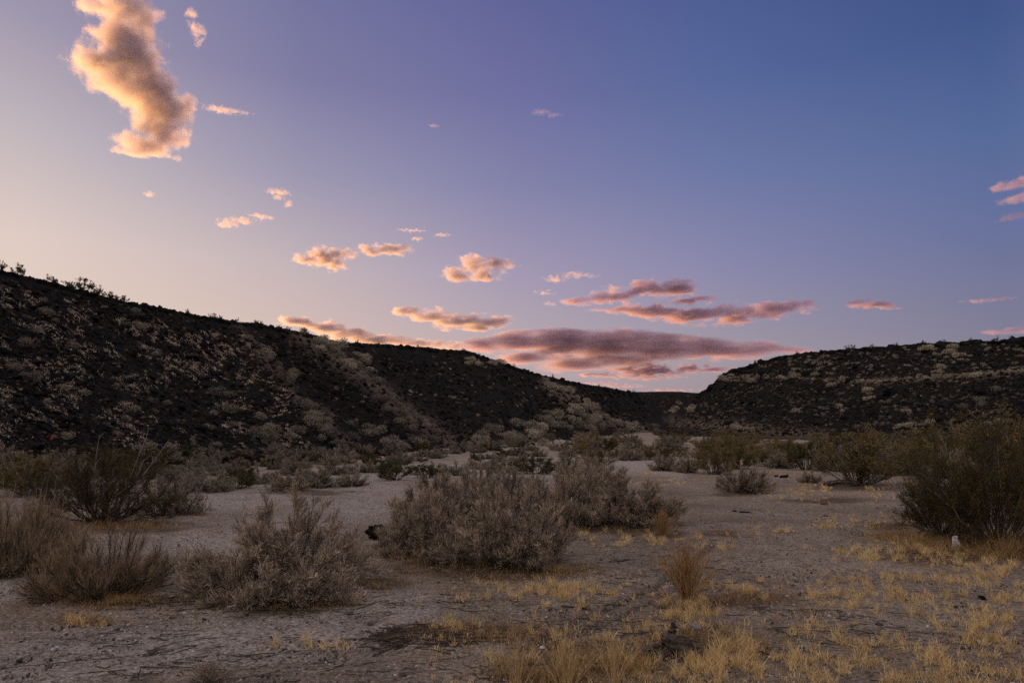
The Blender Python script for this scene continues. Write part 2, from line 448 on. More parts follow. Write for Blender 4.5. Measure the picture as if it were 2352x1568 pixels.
def bake_terrain():
    fine = TAZ
    az = np.concatenate([fine, np.arange(46, 314.1, 2.0)])
    r = TRR
    A, Rr = np.meshgrid(R(1) * az, r, indexing='ij')
    X, Y = np.sin(A) * Rr, np.cos(A) * Rr
    Z, who = terrain_all(X, Y)
    # tyre tracks pressed into the near ground
    PX, PY = project(np.stack([X, Y, Z], -1))
    near = (Rr < 40) & (Y > 1)
    tr = np.zeros_like(Z)
    for pts, w, st in TRACKS:
        d = line_dist(PX, PY, pts)
        tr = np.maximum(tr, np.where(near, st * np.exp(-(d / w) ** 2), 0))
    Z = Z - 0.06 * tr * near + np.where(Rr < 40, 0.045 * fbm(X * 3.0, Y * 3.0, 5, 77), 0)
    na, nr = A.shape
    idx = np.arange(na * nr).reshape(na, nr)
    nxt = np.roll(idx, -1, 0)
    F = np.stack([idx[:, :-1], nxt[:, :-1], nxt[:, 1:], idx[:, 1:]], -1)
    fw = who[:, 1:]
    P = np.stack([X, Y, Z], -1).reshape(-1, 3)
    tal = np.zeros_like(Z)
    for pts, w in TALUS:
        d = line_dist(PX, PY, pts) + 26 * fbm(X * .12, Y * .12, 3, 4)
        tal = np.maximum(tal, np.exp(-np.clip(d, 0, None) ** 2 / (w * w)) * (Y > 0))
    wash = np.zeros_like(Z)
    for pts, w in [([(0, 1350), (170, 1300), (330, 1215), (470, 1165), (620, 1130), (860, 1118)], 38), ([(380, 1230), (500, 1250), (740, 1190), (900, 1140)], 45), ([(-50, 1560), (300, 1480), (700, 1450), (950, 1400)], 70), ([(860, 1120), (950, 1085), (1480, 1070), (1560, 1085)], 22)]:
        d = line_dist(PX, PY, pts) + 30 * fbm(X * .5, Y * .5, 3, 8)
        wash = np.maximum(wash, np.clip(1.4 - d / w, 0, 1) * (Y > 0) * (Rr < 60))
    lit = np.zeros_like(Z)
    for (cx, cy, rx, ry) in LITTER_SHADE:
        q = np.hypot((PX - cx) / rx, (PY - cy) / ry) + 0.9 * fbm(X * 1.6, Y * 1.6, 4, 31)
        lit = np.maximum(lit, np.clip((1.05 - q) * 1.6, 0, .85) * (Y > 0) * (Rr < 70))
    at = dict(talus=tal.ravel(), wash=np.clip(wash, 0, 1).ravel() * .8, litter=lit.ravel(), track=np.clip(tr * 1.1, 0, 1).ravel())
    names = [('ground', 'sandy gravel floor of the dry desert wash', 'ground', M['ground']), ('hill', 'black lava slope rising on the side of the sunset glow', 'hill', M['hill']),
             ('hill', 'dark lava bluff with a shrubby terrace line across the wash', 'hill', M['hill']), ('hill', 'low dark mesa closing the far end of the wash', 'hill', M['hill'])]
    for k, (nm, lab, cat, mt) in enumerate(names):
        f = F[fw == k].reshape(-1, 4)
        if k == 0:          # the ground is solid: centre, rim and underside
            P0 = np.concatenate([P, [[0, 0, float(terrain(0., 0.))]], np.stack([P[idx[:, -1], 0], P[idx[:, -1], 1], np.full(na, -300.0)], -1), [[0, 0, -300.0]]])
            n0 = na * nr
            ring = idx[:, 0]; out = idx[:, -1]; low = n0 + 1 + np.arange(na)
            tri = [(n0, int(a), int(b)) for a, b in zip(np.roll(ring, -1), ring)]
            side = np.stack([out, np.roll(out, -1), np.roll(low, -1), low], -1)
            tri += [(n0 + 1 + na, int(a), int(b)) for a, b in zip(low, np.roll(low, -1))]
            f = np.concatenate([f, side])
            loops = np.concatenate([f.ravel(), np.array(tri).ravel()])
            cnt = np.concatenate([np.full(len(f), 4), np.full(len(tri), 3)])
            used, inv = np.unique(loops, return_inverse=True)
            ext = {q: np.concatenate([v, np.zeros(na + 2)])[used] for q, v in at.items()}
            V = P0[used]
        else:
            used, inv = np.unique(f.ravel(), return_inverse=True)
            cnt = np.full(len(f), 4); V = P[used]; ext = {q: v[used] for q, v in at.items()}
        st = np.concatenate([[0], np.cumsum(cnt)[:-1]])
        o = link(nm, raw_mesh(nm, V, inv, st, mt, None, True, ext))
        tag(o, lab, cat, kind='structure')
# patches of rusty plant litter on the sand, darkened to add shade under bushes: centre x, y and half sizes in photo measure
LITTER_SHADE = [(230, 1375, 160, 26), (650, 1385, 230, 24), (1130, 1310, 260, 26), (880, 1340, 90, 16), (1420, 1215, 150, 14), (300, 1210, 180, 18), (1530, 1225, 50, 12),
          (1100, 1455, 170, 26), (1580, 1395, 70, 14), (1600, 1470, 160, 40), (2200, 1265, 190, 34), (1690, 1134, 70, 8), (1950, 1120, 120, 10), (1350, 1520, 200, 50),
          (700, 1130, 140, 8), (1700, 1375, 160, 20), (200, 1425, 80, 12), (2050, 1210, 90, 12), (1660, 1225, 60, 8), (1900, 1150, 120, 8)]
bake_terrain()

# ------------------------------------------------------------------ plants
def qbez(a, c, b, k):
    t = np.linspace(0, 1, k)[None, :, None]
    return (1 - t) ** 2 * a[:, None] + 2 * t * (1 - t) * c[:, None] + t * t * b[:, None]
def pick_on(P, t):
    """points and tangents at parameter t (n,) on paths P (n,k,3)"""
    k = P.shape[1]
    f = t * (k - 1); i = np.clip(f.astype(int), 0, k - 2); u = (f - i)[:, None]
    n = np.arange(len(P))
    a, b = P[n, i], P[n, i + 1]
    return a * (1 - u) + b * u, norm(b - a)
def children(rng, P, per, t0, t1, ln, spread, up, k, out_c=None, outw=0.0):
    par = np.repeat(np.arange(len(P)), per)
    t = rng.uniform(t0, t1, len(par))
    p, tg = pick_on(P[par], t)
    d = norm(tg + rng.normal(size=tg.shape) * spread + np.array([0, 0, up]))
    if out_c is not None:
        d = norm(d + norm(p - out_c) * outw)
    L = ln * rng.uniform(.5, 1.3, len(par)) * (1.15 - .5 * t)
    e = p + d * L[:, None]
    c = p + norm(tg + d) * (L * .5)[:, None] + rng.normal(size=p.shape) * (L * .08)[:, None]
    return qbez(p, c, e, k), par
def dome_stems(rng, n, w, h, base, flare, k=7, low=0.1, lumps=0.18, skirt=0.0):
    """stems from a root crown to points spread over a lumpy dome (half width w, height h)"""
    ph = rng.uniform(0, 2 * math.pi, n)
    u = rng.uniform(low, 1.0, n)                       # cos of polar angle
    u = np.where(rng.random(n) < skirt, rng.uniform(0.0, .38, n), u)
    s = np.sqrt(1 - u * u)
    lump = 1 + lumps * np.sin(ph * 3 + rng.uniform(0, 6)) * s + lumps * np.sin(ph * 5 + u * 6 + rng.uniform(0, 6)) + rng.normal(size=n) * .10
    lump = np.minimum(lump, 1.12) * np.where(rng.random(n) < .3, rng.uniform(.5, .9, n), 1)
    E = np.stack([w * s * np.cos(ph), w * s * np.sin(ph), h * u ** .8], 1) * lump[:, None]
    E[:, 2] = np.maximum(E[:, 2], .06 * h)
    B = np.stack([base * np.sqrt(rng.random(n)) * np.cos(ph), base * np.sqrt(rng.random(n)) * np.sin(ph), np.full(n, -.04)], 1)
    C = E * np.array([flare, flare, .38]) + rng.normal(size=(n, 3)) * .05 * w
    C[:, 2] = np.maximum(C[:, 2], .03)
    return qbez(B, C, E, k)
def saltbush(seed, w=.75, h=.9, stems=34, br=9, tw=9, tl=5, ln=(.26, .15, .055), seeds=2, up=.35, fw=1.0, low=.05, skirt=.4, pl=.9):
    """a rounded dry bush: dark stems inside, feathery upright plumes of fine twigs outside"""
    rng = np.random.default_rng(seed)
    gb, gt = Geo(), Geo()
    P0 = dome_stems(rng, stems, w * .84, h * .84, .22 * w, .62, low=low, skirt=skirt, lumps=.09)
    k = P0.shape[1]
    P0[:, 1:-1] += rng.normal(size=P0[:, 1:-1].shape) * .02 * h
    rad = np.linspace(.010, .0025, k)[None] * rng.uniform(.5, 1.4, (stems, 1))
    tubes(gb, P0, rad, rng.uniform(0, .7, stems), 4)
    cen = np.array([0, 0, h * .15])
    D1, _ = children(rng, P0, 8, .04, .55, ln[0] * .9, .7, .05, 4)      # dead wood of the inside
    tubes(gb, D1, np.linspace(.0034, .0012, 4)[None] * fw ** .5 * rng.uniform(.6, 1.4, (len(D1), 1)), rng.random(len(D1)) ** 2 * .6, 3)
    D2, _ = children(rng, D1, 5, .2, 1.0, ln[1] * .8, .8, 0, 3)
    ribbons(gb, D2, np.linspace(.0021, .0011, 3)[None] * fw * np.ones((len(D2), 1)), rng.random(len(D2)) * .6, rng)
    P1, _ = children(rng, P0, br, .38, 1.0, ln[0], .5, up, 5, cen, .4)
    tubes(gb, P1, np.linspace(.0030, .0011, 5)[None] * rng.uniform(.6, 1.3, (len(P1), 1)), rng.uniform(0, .75, len(P1)), 3)
    P2, _ = children(rng, P1, tw, .15, 1.0, ln[1], .55, up, 3, cen, .35)
    shade = rng.random(len(P1))[np.repeat(np.arange(len(P1)), tw)]
    t2 = np.clip(.2 + .35 * shade + rng.normal(size=len(P2)) * .15, 0, .9)
    ribbons(gt, P2, np.linspace(.0020, .0010, 3)[None] * fw * np.ones((len(P2), 1)), t2, rng)
    P3, par = children(rng, P2, tl, .15, 1.0, ln[2], .6, up + pl, 2)
    t3 = np.clip(t2[par] + rng.normal(size=len(par)) * .14 + .15, 0, 1)
    ribbons(gt, P3, np.array([[.0021, .0009]]) * fw * rng.uniform(.7, 1.5, (len(P3), 1)), t3, rng)
    if seeds:
        par = np.repeat(np.arange(len(P3)), seeds)
        p, tg = pick_on(P3[par], rng.uniform(.2, 1, len(par)))
        leaves(gt, p, tg + rng.normal(size=tg.shape) * .8, rng.uniform(.005, .011, len(par)) * fw, rng.uniform(.003, .0055, len(par)) * fw, np.clip(t3[par] + .1 + rng.normal(size=len(par)) * .15, 0, 1), rng)
    return gb, gt
def strawbush(seed, w=.7, h=.8, n=4400, arch=True):
    """fine upright straw-coloured twigs over dark arching old stems"""
    rng = np.random.default_rng(seed)
    gb, gt = Geo(), Geo()
    P0 = dome_stems(rng, 130, w * .92, h * .74, .3 * w, .75, low=.02, skirt=.45, lumps=.07)
    tubes(gb, P0, np.linspace(.008, .0025, 7)[None] * rng.uniform(.6, 1.5, (130, 1)), rng.random(130) ** 3, 4)
    P1, _ = children(rng, P0, 8, .2, 1.0, .22, .5, .1, 4)
    tubes(gb, P1, np.linspace(.003, .0012, 4)[None] * np.ones((len(P1), 1)), rng.random(len(P1)) * .8, 3)
    par = rng.integers(0, len(P0), n)
    p, tg = pick_on(P0[par], rng.uniform(.38, 1, n))
    d = norm(tg * .9 + np.array([0, 0, .55]) + rng.normal(size=(n, 3)) * .42)
    L = rng.uniform(.10, .30, n) * h
    e = p + d * L[:, None]
    c = p + d * (L * .5)[:, None] + rng.normal(size=(n, 3)) * .02
    P2 = qbez(p, c, e, 4); t2 = rng.random(n)
    ribbons(gt, P2, np.array([[.0019, .0016, .0012, .0006]]) * np.ones((n, 1)), t2, rng)
    P3, q = children(rng, P2, 5, .25, 1.0, .075, .35, .5, 2)
    ribbons(gt, P3, np.array([[.0014, .0007]]) * np.ones((len(P3), 1)), np.clip(t2[q] + rng.normal(size=len(q)) * .15, 0, 1), rng)
    return gb, gt
def creosote(seed, w=1.0, h=1.7, stems=26, leaf=9, fill=1.0, low=.35, lsize=1.0, bare=4):
    """straight thin stems fanning from one root, small resinous leaves towards the ends"""
    rng = np.random.default_rng(seed)
    gb, gl = Geo(), Geo()
    P0 = dome_stems(rng, stems, w * .9, h * .88, .10 * w, .50, 8, low, .14)
    P0[:, 1:-1] += rng.normal(size=P0[:, 1:-1].shape) * .014 * h
    tubes(gb, P0, np.linspace(.015, .004, 8)[None] * rng.uniform(.6, 1.3, (stems, 1)), rng.random(stems) ** 1.5, 5)
    P1, _ = children(rng, P0, 7, .3, .97, .30 * h, .28, .18, 5)
    P1[:, 1:] += rng.normal(size=P1[:, 1:].shape) * .012
    tubes(gb, P1, np.linspace(.0055, .002, 5)[None] * rng.uniform(.7, 1.3, (len(P1), 1)), rng.random(len(P1)) ** 1.4, 3)
    P2, _ = children(rng, P1, 6, .3, 1.0, .15 * h, .42, .15, 4)
    tubes(gb, P2, np.linspace(.0026, .0012, 4)[None] * np.ones((len(P2), 1)), rng.random(len(P2)) * .7, 3)
    if bare:                                             # a few dead pale stems standing out
        Pb = dome_stems(rng, bare, w * 1.02, h * 1.12, .10 * w, .5, 8, low, .1)
        tubes(gb, Pb, np.linspace(.010, .003, 8)[None] * np.ones((bare, 1)), np.full(bare, .97), 4)
        Pc, _ = children(rng, Pb, 6, .45, 1.0, .2 * h, .35, .1, 4)
        tubes(gb, Pc, np.linspace(.004, .0014, 4)[None] * np.ones((len(Pc), 1)), np.full(len(Pc), .95), 3)
    P3, _ = children(rng, P2, 4, .25, 1.0, .075 * h, .55, .2, 2)
    ribbons(gl, P3, np.array([[.0022, .0012]]) * np.ones((len(P3), 1)), rng.random(len(P3)) * .4, rng)
    m = int(len(P3) * leaf * fill)
    clump = rng.random(len(P1))                          # whole branches lighter or darker, leafy or half bare, as the resin ages
    wgt = (.08 + rng.random(len(P1)) ** 1.6)[np.repeat(np.arange(len(P1)), 24)]
    par = rng.choice(len(P3), m, p=wgt / wgt.sum())
    p, tg = pick_on(P3[par], rng.uniform(.1, 1, m))
    b1 = par // 24
    leaves(gl, p + rng.normal(size=p.shape) * .012, tg + rng.normal(size=tg.shape) * .8 + np.array([0, 0, .2]), rng.uniform(.012, .022, m) * lsize, rng.uniform(.006, .011, m) * lsize,
           np.clip(.15 + .6 * clump[b1] + rng.normal(size=m) * .15, 0, 1), rng)
    return gb, gl
def broom(seed, w=.32, h=.55, n=130, tw=7):
    rng = np.random.default_rng(seed)
    gb, gt = Geo(), Geo()
    ph = rng.uniform(0, 2 * math.pi, n); s = np.abs(rng.normal(size=n)) * .5
    E = np.stack([w * s * np.cos(ph), w * s * np.sin(ph), h * rng.uniform(.55, 1.05, n) * (1 - .18 * np.clip(s, 0, 1.5))], 1)
    B = np.stack([.07 * np.cos(ph) * rng.random(n), .07 * np.sin(ph) * rng.random(n), np.full(n, -.02)], 1)
    C = E * np.array([.28, .28, .5]) + rng.normal(size=(n, 3)) * .015
    P0 = qbez(B, C, E, 6)
    tubes(gb, P0, np.linspace(.0034, .0011, 6)[None] * rng.uniform(.6, 1.3, (n, 1)), rng.random(n), 3)
    P1, _ = children(rng, P0, tw, .25, 1.0, .13, .25, .35, 3)
    ribbons(gt, P1, np.array([[.0017, .0013, .0006]]) * np.ones((len(P1), 1)), rng.random(len(P1)), rng)
    P2, _ = children(rng, P1, 3, .3, 1.0, .05, .4, .35, 2)
    ribbons(gt, P2, np.array([[.0013, .0006]]) * np.ones((len(P2), 1)), rng.random(len(P2)), rng)
    return gb, gt
def leafdome(seed, n=900, w=.5, h=.62, size=.075, spiky=.5, lobes=6):
    """a far shrub as leaf clumps spread through a lobed dome, one mesh"""
    rng = np.random.default_rng(seed)
    g = Geo()
    ph = rng.uniform(0, 2 * math.pi, lobes); rr = np.sqrt(rng.random(lobes)) * .62 * w
    C = np.stack([rr * np.cos(ph), rr * np.sin(ph), h * rng.uniform(.28, .62, lobes) * (1 - .3 * rr / w)], 1)
    rad = rng.uniform(.30, .5, lobes) * w
    own = rng.integers(0, lobes, n)
    d = norm(rng.normal(size=(n, 3)) + np.array([0, 0, .35]))
    P = C[own] + d * (rad[own] * rng.uniform(.35, 1.0, n) ** .6)[:, None] * np.array([1, 1, .95])
    P[:, 2] = np.abs(P[:, 2])
    leaves(g, P, d + rng.normal(size=(n, 3)) * spiky + np.array([0, 0, .3]), rng.uniform(.6, 1.5, n) * size, rng.uniform(.35, .8, n) * size * .5,
           np.clip(rng.random(lobes)[own] * .5 + rng.random(n) * .5, 0, 1), rng)
    ns = 16
    S0 = dome_stems(rng, ns, w * .7, h * .7, .06, .5, 4)
    tubes(g, S0, np.linspace(.014, .005, 4)[None] * np.ones((ns, 1)), np.zeros(ns), 3)
    return g

PART = {'saltbush': ('branch', 'twig'), 'bush': ('branch', 'twig'), 'creosote_bush': ('branch', 'foliage')}
def make(kind_name, geos, mats, parts=('branches', 'foliage')):
    """mesh data of one plant kind: [(part name, mesh)], plus its size"""
    out = []
    lo = np.full(3, 1e9); hi = -lo
    for g, m, p in zip(geos, mats, parts):
        me = g.mesh(p, M[m])
        v = np.concatenate(g.V)
        lo = np.minimum(lo, np.percentile(v, 1.0, axis=0)); hi = np.maximum(hi, np.percentile(v, [99.0, 99.0, 99.75], axis=0).diagonal())
        out.append((p, me))
    return dict(name=kind_name, parts=out, w=hi[0] - lo[0], h=hi[2])
COUNT = {}
def plant(T, loc, w, h, rz, label, cat, group=None, lean=(0, 0)):
    s = (w / T['w'], w / T['w'], h / T['h'])
    if len(T['parts']) == 1:
        o = link(T['name'], T['parts'][0][1])
    else:
        o = link(T['name'], None)
        for p, me in T['parts']:
            link(p, me, o)
    o.location = loc; o.rotation_euler = (lean[0], lean[1], rz); o.scale = s
    return tag(o, label, cat, group)
def spot(T, px, base, top, wpx, label, cat, group=None, rz=None, back=.55, lean=(0, 0)):
    """stand a plant where its foot is seen, at the size it is seen"""
    p = hit(px, base)[0]
    if np.isnan(p[0]): return
    dist = np.linalg.norm(p[:2])
    f = dist * cp + (p[2] - CAM_H) * sp
    w = wpx * f / 1568; h = (base - top) * f / 1568
    w *= .92; h *= 1.0
    q = p[:2] * (1 + back * w * .5 / dist)
    rng = random.Random(int(px * 7 + base * 13))
    return plant(T, (q[0], q[1], float(terrain(q[0], q[1])) - .02), w, h, rng.uniform(0, 6.28) if rz is None else rz, label, cat, group, lean)

BT = ('salt_branch', 'salt_twig')
SALT = [make('saltbush', saltbush(s, w=.8, h=.85, stems=60, br=10, tw=13, tl=8, ln=(.23, .15, .055)), BT, ('branches', 'twigs')) for s in (3, 8, 15)]
SALT_OPEN = make('saltbush', saltbush(21, w=.95, h=1.0, stems=64, br=10, tw=12, tl=8, ln=(.27, .17, .06), seeds=2, low=.02, skirt=.45, pl=.4), BT, ('branches', 'twigs'))
SALT_MID = [make('saltbush', saltbush(s, w=.7, h=.7, stems=30, br=8, tw=8, tl=4, seeds=1, fw=1.8, pl=.9), BT, ('branches', 'twigs')) for s in (31, 32, 33)]
SAGE_MID = [make('sage_bush', saltbush(s, w=.7, h=.65, stems=28, br=8, tw=8, tl=3, seeds=2, fw=2.3), ('salt_branch', 'sage_leaf'), ('branches', 'foliage')) for s in (41, 42, 43)]
STRAW = [make('straw_bush', strawbush(s), ('salt_branch', 'tan_twig'), ('branches', 'twigs')) for s in (5, 6)]
CREO = [make('creosote_bush', creosote(s, w=1.15, h=1.8, stems=54, leaf=5.5, low=.05, bare=2, lsize=1.2), ('creo_stem', 'creo_leaf')) for s in (51,)]
CREO_L = make('creosote_bush', creosote(52, w=1.15, h=1.35, stems=40, leaf=3.2, low=.15, bare=7), ('creo_stem', 'creo_leaf'))
CREO_MID = [make('creosote_bush', creosote(s, w=1.0, h=1.4, stems=30, leaf=3.2, lsize=1.8, bare=6, low=.15), ('creo_stem', 'creo_leaf_dry')) for s in (61, 62, 63)]
CREO_GREEN = [make('creosote_bush', creosote(s, w=1.0, h=1.0, stems=22, leaf=4, lsize=2.0, low=.2, bare=1), ('creo_stem', 'green_leaf')) for s in (71, 72)]
BROOM = [make('broom_shrub', broom(s), ('rust_twig', 'rust_twig'), ('stems', 'twigs')) for s in (81, 82, 83)]
BROOM_THIN = [make('broom_shrub', broom(s, w=.42, n=44, tw=5), ('straw_stem', 'straw_stem'), ('stems', 'twigs')) for s in (85, 86)]
BROOM_G = make('broom_shrub', broom(84, n=160), ('salt_branch', 'salt_twig'), ('stems', 'twigs'))

def nearby():
    G1 = 'grey saltbushes crowded in the middle thicket'
    spot(SALT[0], 1185, 1305, 1126, 352, 'front grey-brown saltbush of the middle thicket, with bare dark stems at its foot', 'bush', G1, 0.4)
    spot(SALT[1], 985, 1283, 1138, 225, 'grey-brown saltbush in the middle thicket beside the black boulder', 'bush', G1, 1.2)
    spot(SALT[2], 1015, 1225, 1084, 255, 'tall grey saltbush in the middle thicket, behind the one beside the black boulder', 'bush', G1, 2.2)
    spot(SALT[1], 1165, 1205, 1078, 215, 'darker saltbush at the back centre of the middle thicket', 'bush', G1, 4.0)
    spot(SALT[0], 1300, 1215, 1070, 215, 'pale grey saltbush between the back centre and the outer end of the middle thicket', 'bush', G1, 5.0)
    spot(SALT[2], 1425, 1207, 1086, 275, 'wide fluffy saltbush at the open outer end of the middle thicket', 'bush', G1, .2)
    spot(SALT[1], 1345, 1170, 1054, 185, 'saltbush peeping over the outer end of the middle thicket from behind', 'bush', G1, 3.3)
    spot(SALT[0], 1095, 1180, 1064, 140, 'saltbush rising behind the tall grey one at the back of the thicket', 'bush', G1, 2.7)
    spot(SALT_OPEN, 640, 1383, 1158, 480, 'big open dry saltbush standing alone on the sand, twigs frizzy on top', 'bush', None, 1.1)
    G2 = 'straw bushes beside the pale gravel'
    spot(STRAW[0], 232, 1376, 1232, 280, 'straw-coloured bush with dark arching dead stems, beside the big open saltbush', 'bush', G2, .7)
    spot(STRAW[1], 34, 1322, 1168, 225, 'straw-coloured bush cut by the picture edge, behind the one with arching stems', 'bush', G2, 2.0)
    spot(CREO_L, 238, 1206, 1035, 330, 'wide creosote bush with long bare dark stems, at the gravel near the black slope', 'bush', None, 2.2)
    spot(CREO[0], 2298, 1268, 1000, 310, 'tall creosote bush with olive tips towering over the white plastic bag', 'bush', None, .6)
    spot(CREO[0], 2160, 1236, 1060, 140, 'lower leafy creosote bush leaning out beside the tall one, over golden grass', 'bush', None, 2.6)
    spot(CREO_MID[0], 2385, 1215, 985, 300, 'creosote bush half out of frame behind the tall one', 'bush', None, 1.6)
    spot(CREO_MID[0], 1967, 1116, 992, 190, 'creosote bush with pale dead stems above the low dark log', 'bush', None, .3)
    spot(SALT_MID[0], 1712, 1133, 1066, 128, 'lone dome-shaped dry bush on open sand across from the thicket', 'bush', None, 1.0)
    spot(SALT_MID[1], 1862, 1109, 1083, 58, 'small low dry bush between the lone dome and the creosote above the log', 'bush', None, 1.0)
    spot(BROOM[0], 1580, 1392, 1248, 135, 'small rust-coloured broom shrub with upright twigs on the sand', 'shrub', None, .5)
    spot(BROOM[1], 1524, 1232, 1168, 62, 'small rusty broom shrub at the outer foot of the thicket', 'shrub', None, .9)
    for px, b, t, w, lab in [(1190, 1590, 1450, 120, 'thin tan broom shrub at the bottom edge, nearest the open sand'), (1300, 1600, 1440, 150, 'thin tan broom shrub in the middle of the bottom-edge row'),
                             (1410, 1585, 1455, 140, 'thin tan broom shrub at the bottom edge, nearest the old stump')]:
        spot(BROOM_THIN[int(px) % 2 if px != 1300 else 1], px, b, t, w, lab, 'shrub', 'broom shrubs along the bottom edge', px * .01)
    spot(BROOM_G, 480, 1582, 1528, 110, 'low grey twiggy shrub cut by the bottom edge', 'shrub')
    spot(SALT_MID[2], 395, 1188, 1098, 140, 'dark twiggy saltbush between the wide creosote and the pale gravel', 'bush', None, .4)
nearby()

# the belt of shrubs across the wash: px, base, top, width, kind
BELT = [
    (657, 1128, 1072, 105, 't', 'yellowish saltbush standing out in front of the belt above the gravel'),
    (470, 1132, 1068, 120, 's', 'sage bush at the gravel edge beyond the wide creosote'),
    (545, 1124, 1068, 105, 'g', None), (735, 1120, 1066, 110, 's', None), (808, 1118, 1072, 80, 'a', None), (600, 1112, 1062, 90, 's', None),
    (905, 1104, 1046, 120, 'e', 'greenish bush at the far bank of the gravel, at the near end of the thicket'), (985, 1098, 1050, 100, 'e', None), (1050, 1092, 1052, 90, 's', None),
    (1228, 1090, 1032, 130, 'G', 'dense dark green bush just behind the middle thicket'), (1150, 1086, 1042, 80, 's', None), (1110, 1078, 1040, 90, 's', None),
    (1310, 1084, 1036, 90, 's', None), (1375, 1076, 1030, 90, 'c', None), (420, 1108, 1050, 110, 's', None), (330, 1100, 1046, 110, 'g', None), (70, 1140, 1050, 150, 'c', None), (20, 1120, 1040, 120, 'c', None),
    (150, 1118, 1052, 110, 's', None), (255, 1095, 1030, 110, 'g', None), (520, 1092, 1048, 90, 's', None), (680, 1092, 1052, 90, 's', None), (770, 1090, 1050, 85, 's', None), (850, 1086, 1050, 80, 's', None),
    (1530, 1082, 1034, 78, 'a', 'grey spiky saltbush on the sandy bank opposite the thicket'), (1580, 1086, 1040, 62, 'a', None), (1638, 1090, 1008, 105, 'c', 'upright creosote bush on the bank between the spiky saltbush and the lone dome'),
    (1690, 1078, 1020, 90, 'g', None), (1765, 1072, 1012, 100, 'c', None), (1800, 1076, 1028, 80, 'a', None), (1850, 1080, 1014, 110, 'e', None), (1915, 1082, 1020, 90, 's', None),
    (2050, 1090, 1022, 110, 'a', None), (2110, 1094, 1020, 110, 'c', None), (2020, 1062, 1000, 110, 'c', None), (1720, 1052, 1008, 90, 'c', None), (1660, 1050, 1006, 80, 'c', None), (1900, 1058, 1000, 110, 'c', None),
    (1800, 1050, 1000, 110, 'c', None), (2120, 1055, 985, 130, 'c', None), (2220, 1060, 978, 130, 'c', None), (2300, 1065, 975, 140, 'c', None), (2180, 1100, 1030, 100, 's', None), (2080, 1046, 990, 100, 'c', None),
]
KIND = {'t': (SALT_MID, 'bush', 'tan'), 's': (SAGE_MID, 'bush', ''), 'g': (CREO_GREEN, 'bush', ''), 'a': (SALT_MID, 'bush', ''), 'e': (CREO_GREEN, 'bush', ''), 'G': (CREO_GREEN, 'bush', ''), 'c': (CREO_MID, 'bush', '')}
LABK = {'s': ('grey-green sage bush in the belt of shrubs across the wash', 'sage bushes in the shrub belt'), 'g': ('dark green bush in the belt of shrubs across the wash', 'green bushes in the shrub belt'),
        'e': ('dark green bush in the belt of shrubs across the wash', 'green bushes in the shrub belt'), 'a': ('grey dry saltbush in the belt of shrubs across the wash', 'dry saltbushes in the shrub belt'),
        'c': ('olive-brown creosote bush in the belt of shrubs across the wash', 'creosote bushes in the shrub belt'), 't': ('yellowish saltbush in the belt', 'dry saltbushes in the shrub belt'),
        'G': ('dark green bush in the belt', 'green bushes in the shrub belt')}
def belt():
    rng = random.Random(5)
    todo = list(BELT)
    # farther rows, seen low and small
    for k in range(48):
        px = rng.uniform(1340, 2352); f = (px - 1340) / 1010
        base = rng.uniform(1012, 1052) + 8 * f
        todo.append((px, base, base - rng.uniform(18, 34) - 8 * f, rng.uniform(45, 90), rng.choice('ccccce'), None))
    for k in range(120):
        px = rng.uniform(-30, 1340); f = px / 1340
        base = 1092 - 50 * f + rng.uniform(-22, 14)
        hgt = rng.uniform(20, 42) * (1 - .35 * f)
        todo.append((px, base, base - hgt, hgt * rng.uniform(1.5, 2.4), rng.choice('sssage'), None))
    for k in range(26):
        px = rng.uniform(1330, 1560); base = rng.uniform(1014, 1060)
        todo.append((px, base, base - rng.uniform(18, 34), rng.uniform(40, 70), rng.choice('ccsae'), None))
    for i, (px, b, t, w, k, lab) in enumerate(todo):
        T = KIND[k][0]; T = T[i % len(T)]
        if px < 1340: t = b - (b - t) * .84
        elif px > 1660: t = b - (b - t) * .92
        l, g = LABK[k]
        spot(T, px, b, t, w, lab or l, 'bush', g if not lab else None, rng.uniform(0, 6.28))
belt()

# ------------------------------------------------------------------ hillsides: shrubs, boulders, grass
def in_poly(px, py, poly):
    c = np.zeros(px.shape, bool)
    n = len(poly)
    for i in range(n):
        x0, y0 = poly[i]; x1, y1 = poly[(i + 1) % n]
        with np.errstate(divide='ignore', invalid='ignore'):
            q = ((y0 > py) != (y1 > py)) & (px < (x1 - x0) * (py - y0) / (y1 - y0) + x0)
        c ^= q
    return c
HILL_L = [(-40, 630), (230, 690), (480, 740), (800, 800), (1080, 820), (1260, 880), (1480, 910), (1500, 985), (1330, 1015), (1000, 1045), (700, 1065), (300, 1085), (-40, 1110)]
HILL_R = [(1510, 995), (1600, 915), (1660, 868), (1730, 842), (1850, 815), (2100, 797), (2380, 785), (2380, 990), (2000, 1000), (1700, 1005)]
HILL_LW = [(-330, 590)] + HILL_L[:-1] + [(-40, 1110), (-330, 1140)]
HILL_RW = [(p[0] + (220 if p[0] > 2370 else 0), p[1]) for p in HILL_R]
FAR = [(1450, 905), (1600, 908), (1540, 950), (1480, 960)]
def sample(poly, n, rng):
    a = np.array(poly); out = []
    while sum(len(o) for o in out) < n:
        p = np.stack([rng.uniform(a[:, 0].min(), a[:, 0].max(), n), rng.uniform(a[:, 1].min(), a[:, 1].max(), n)], 1)
        out.append(p[in_poly(p[:, 0], p[:, 1], poly)])
    return np.concatenate(out)[:n]
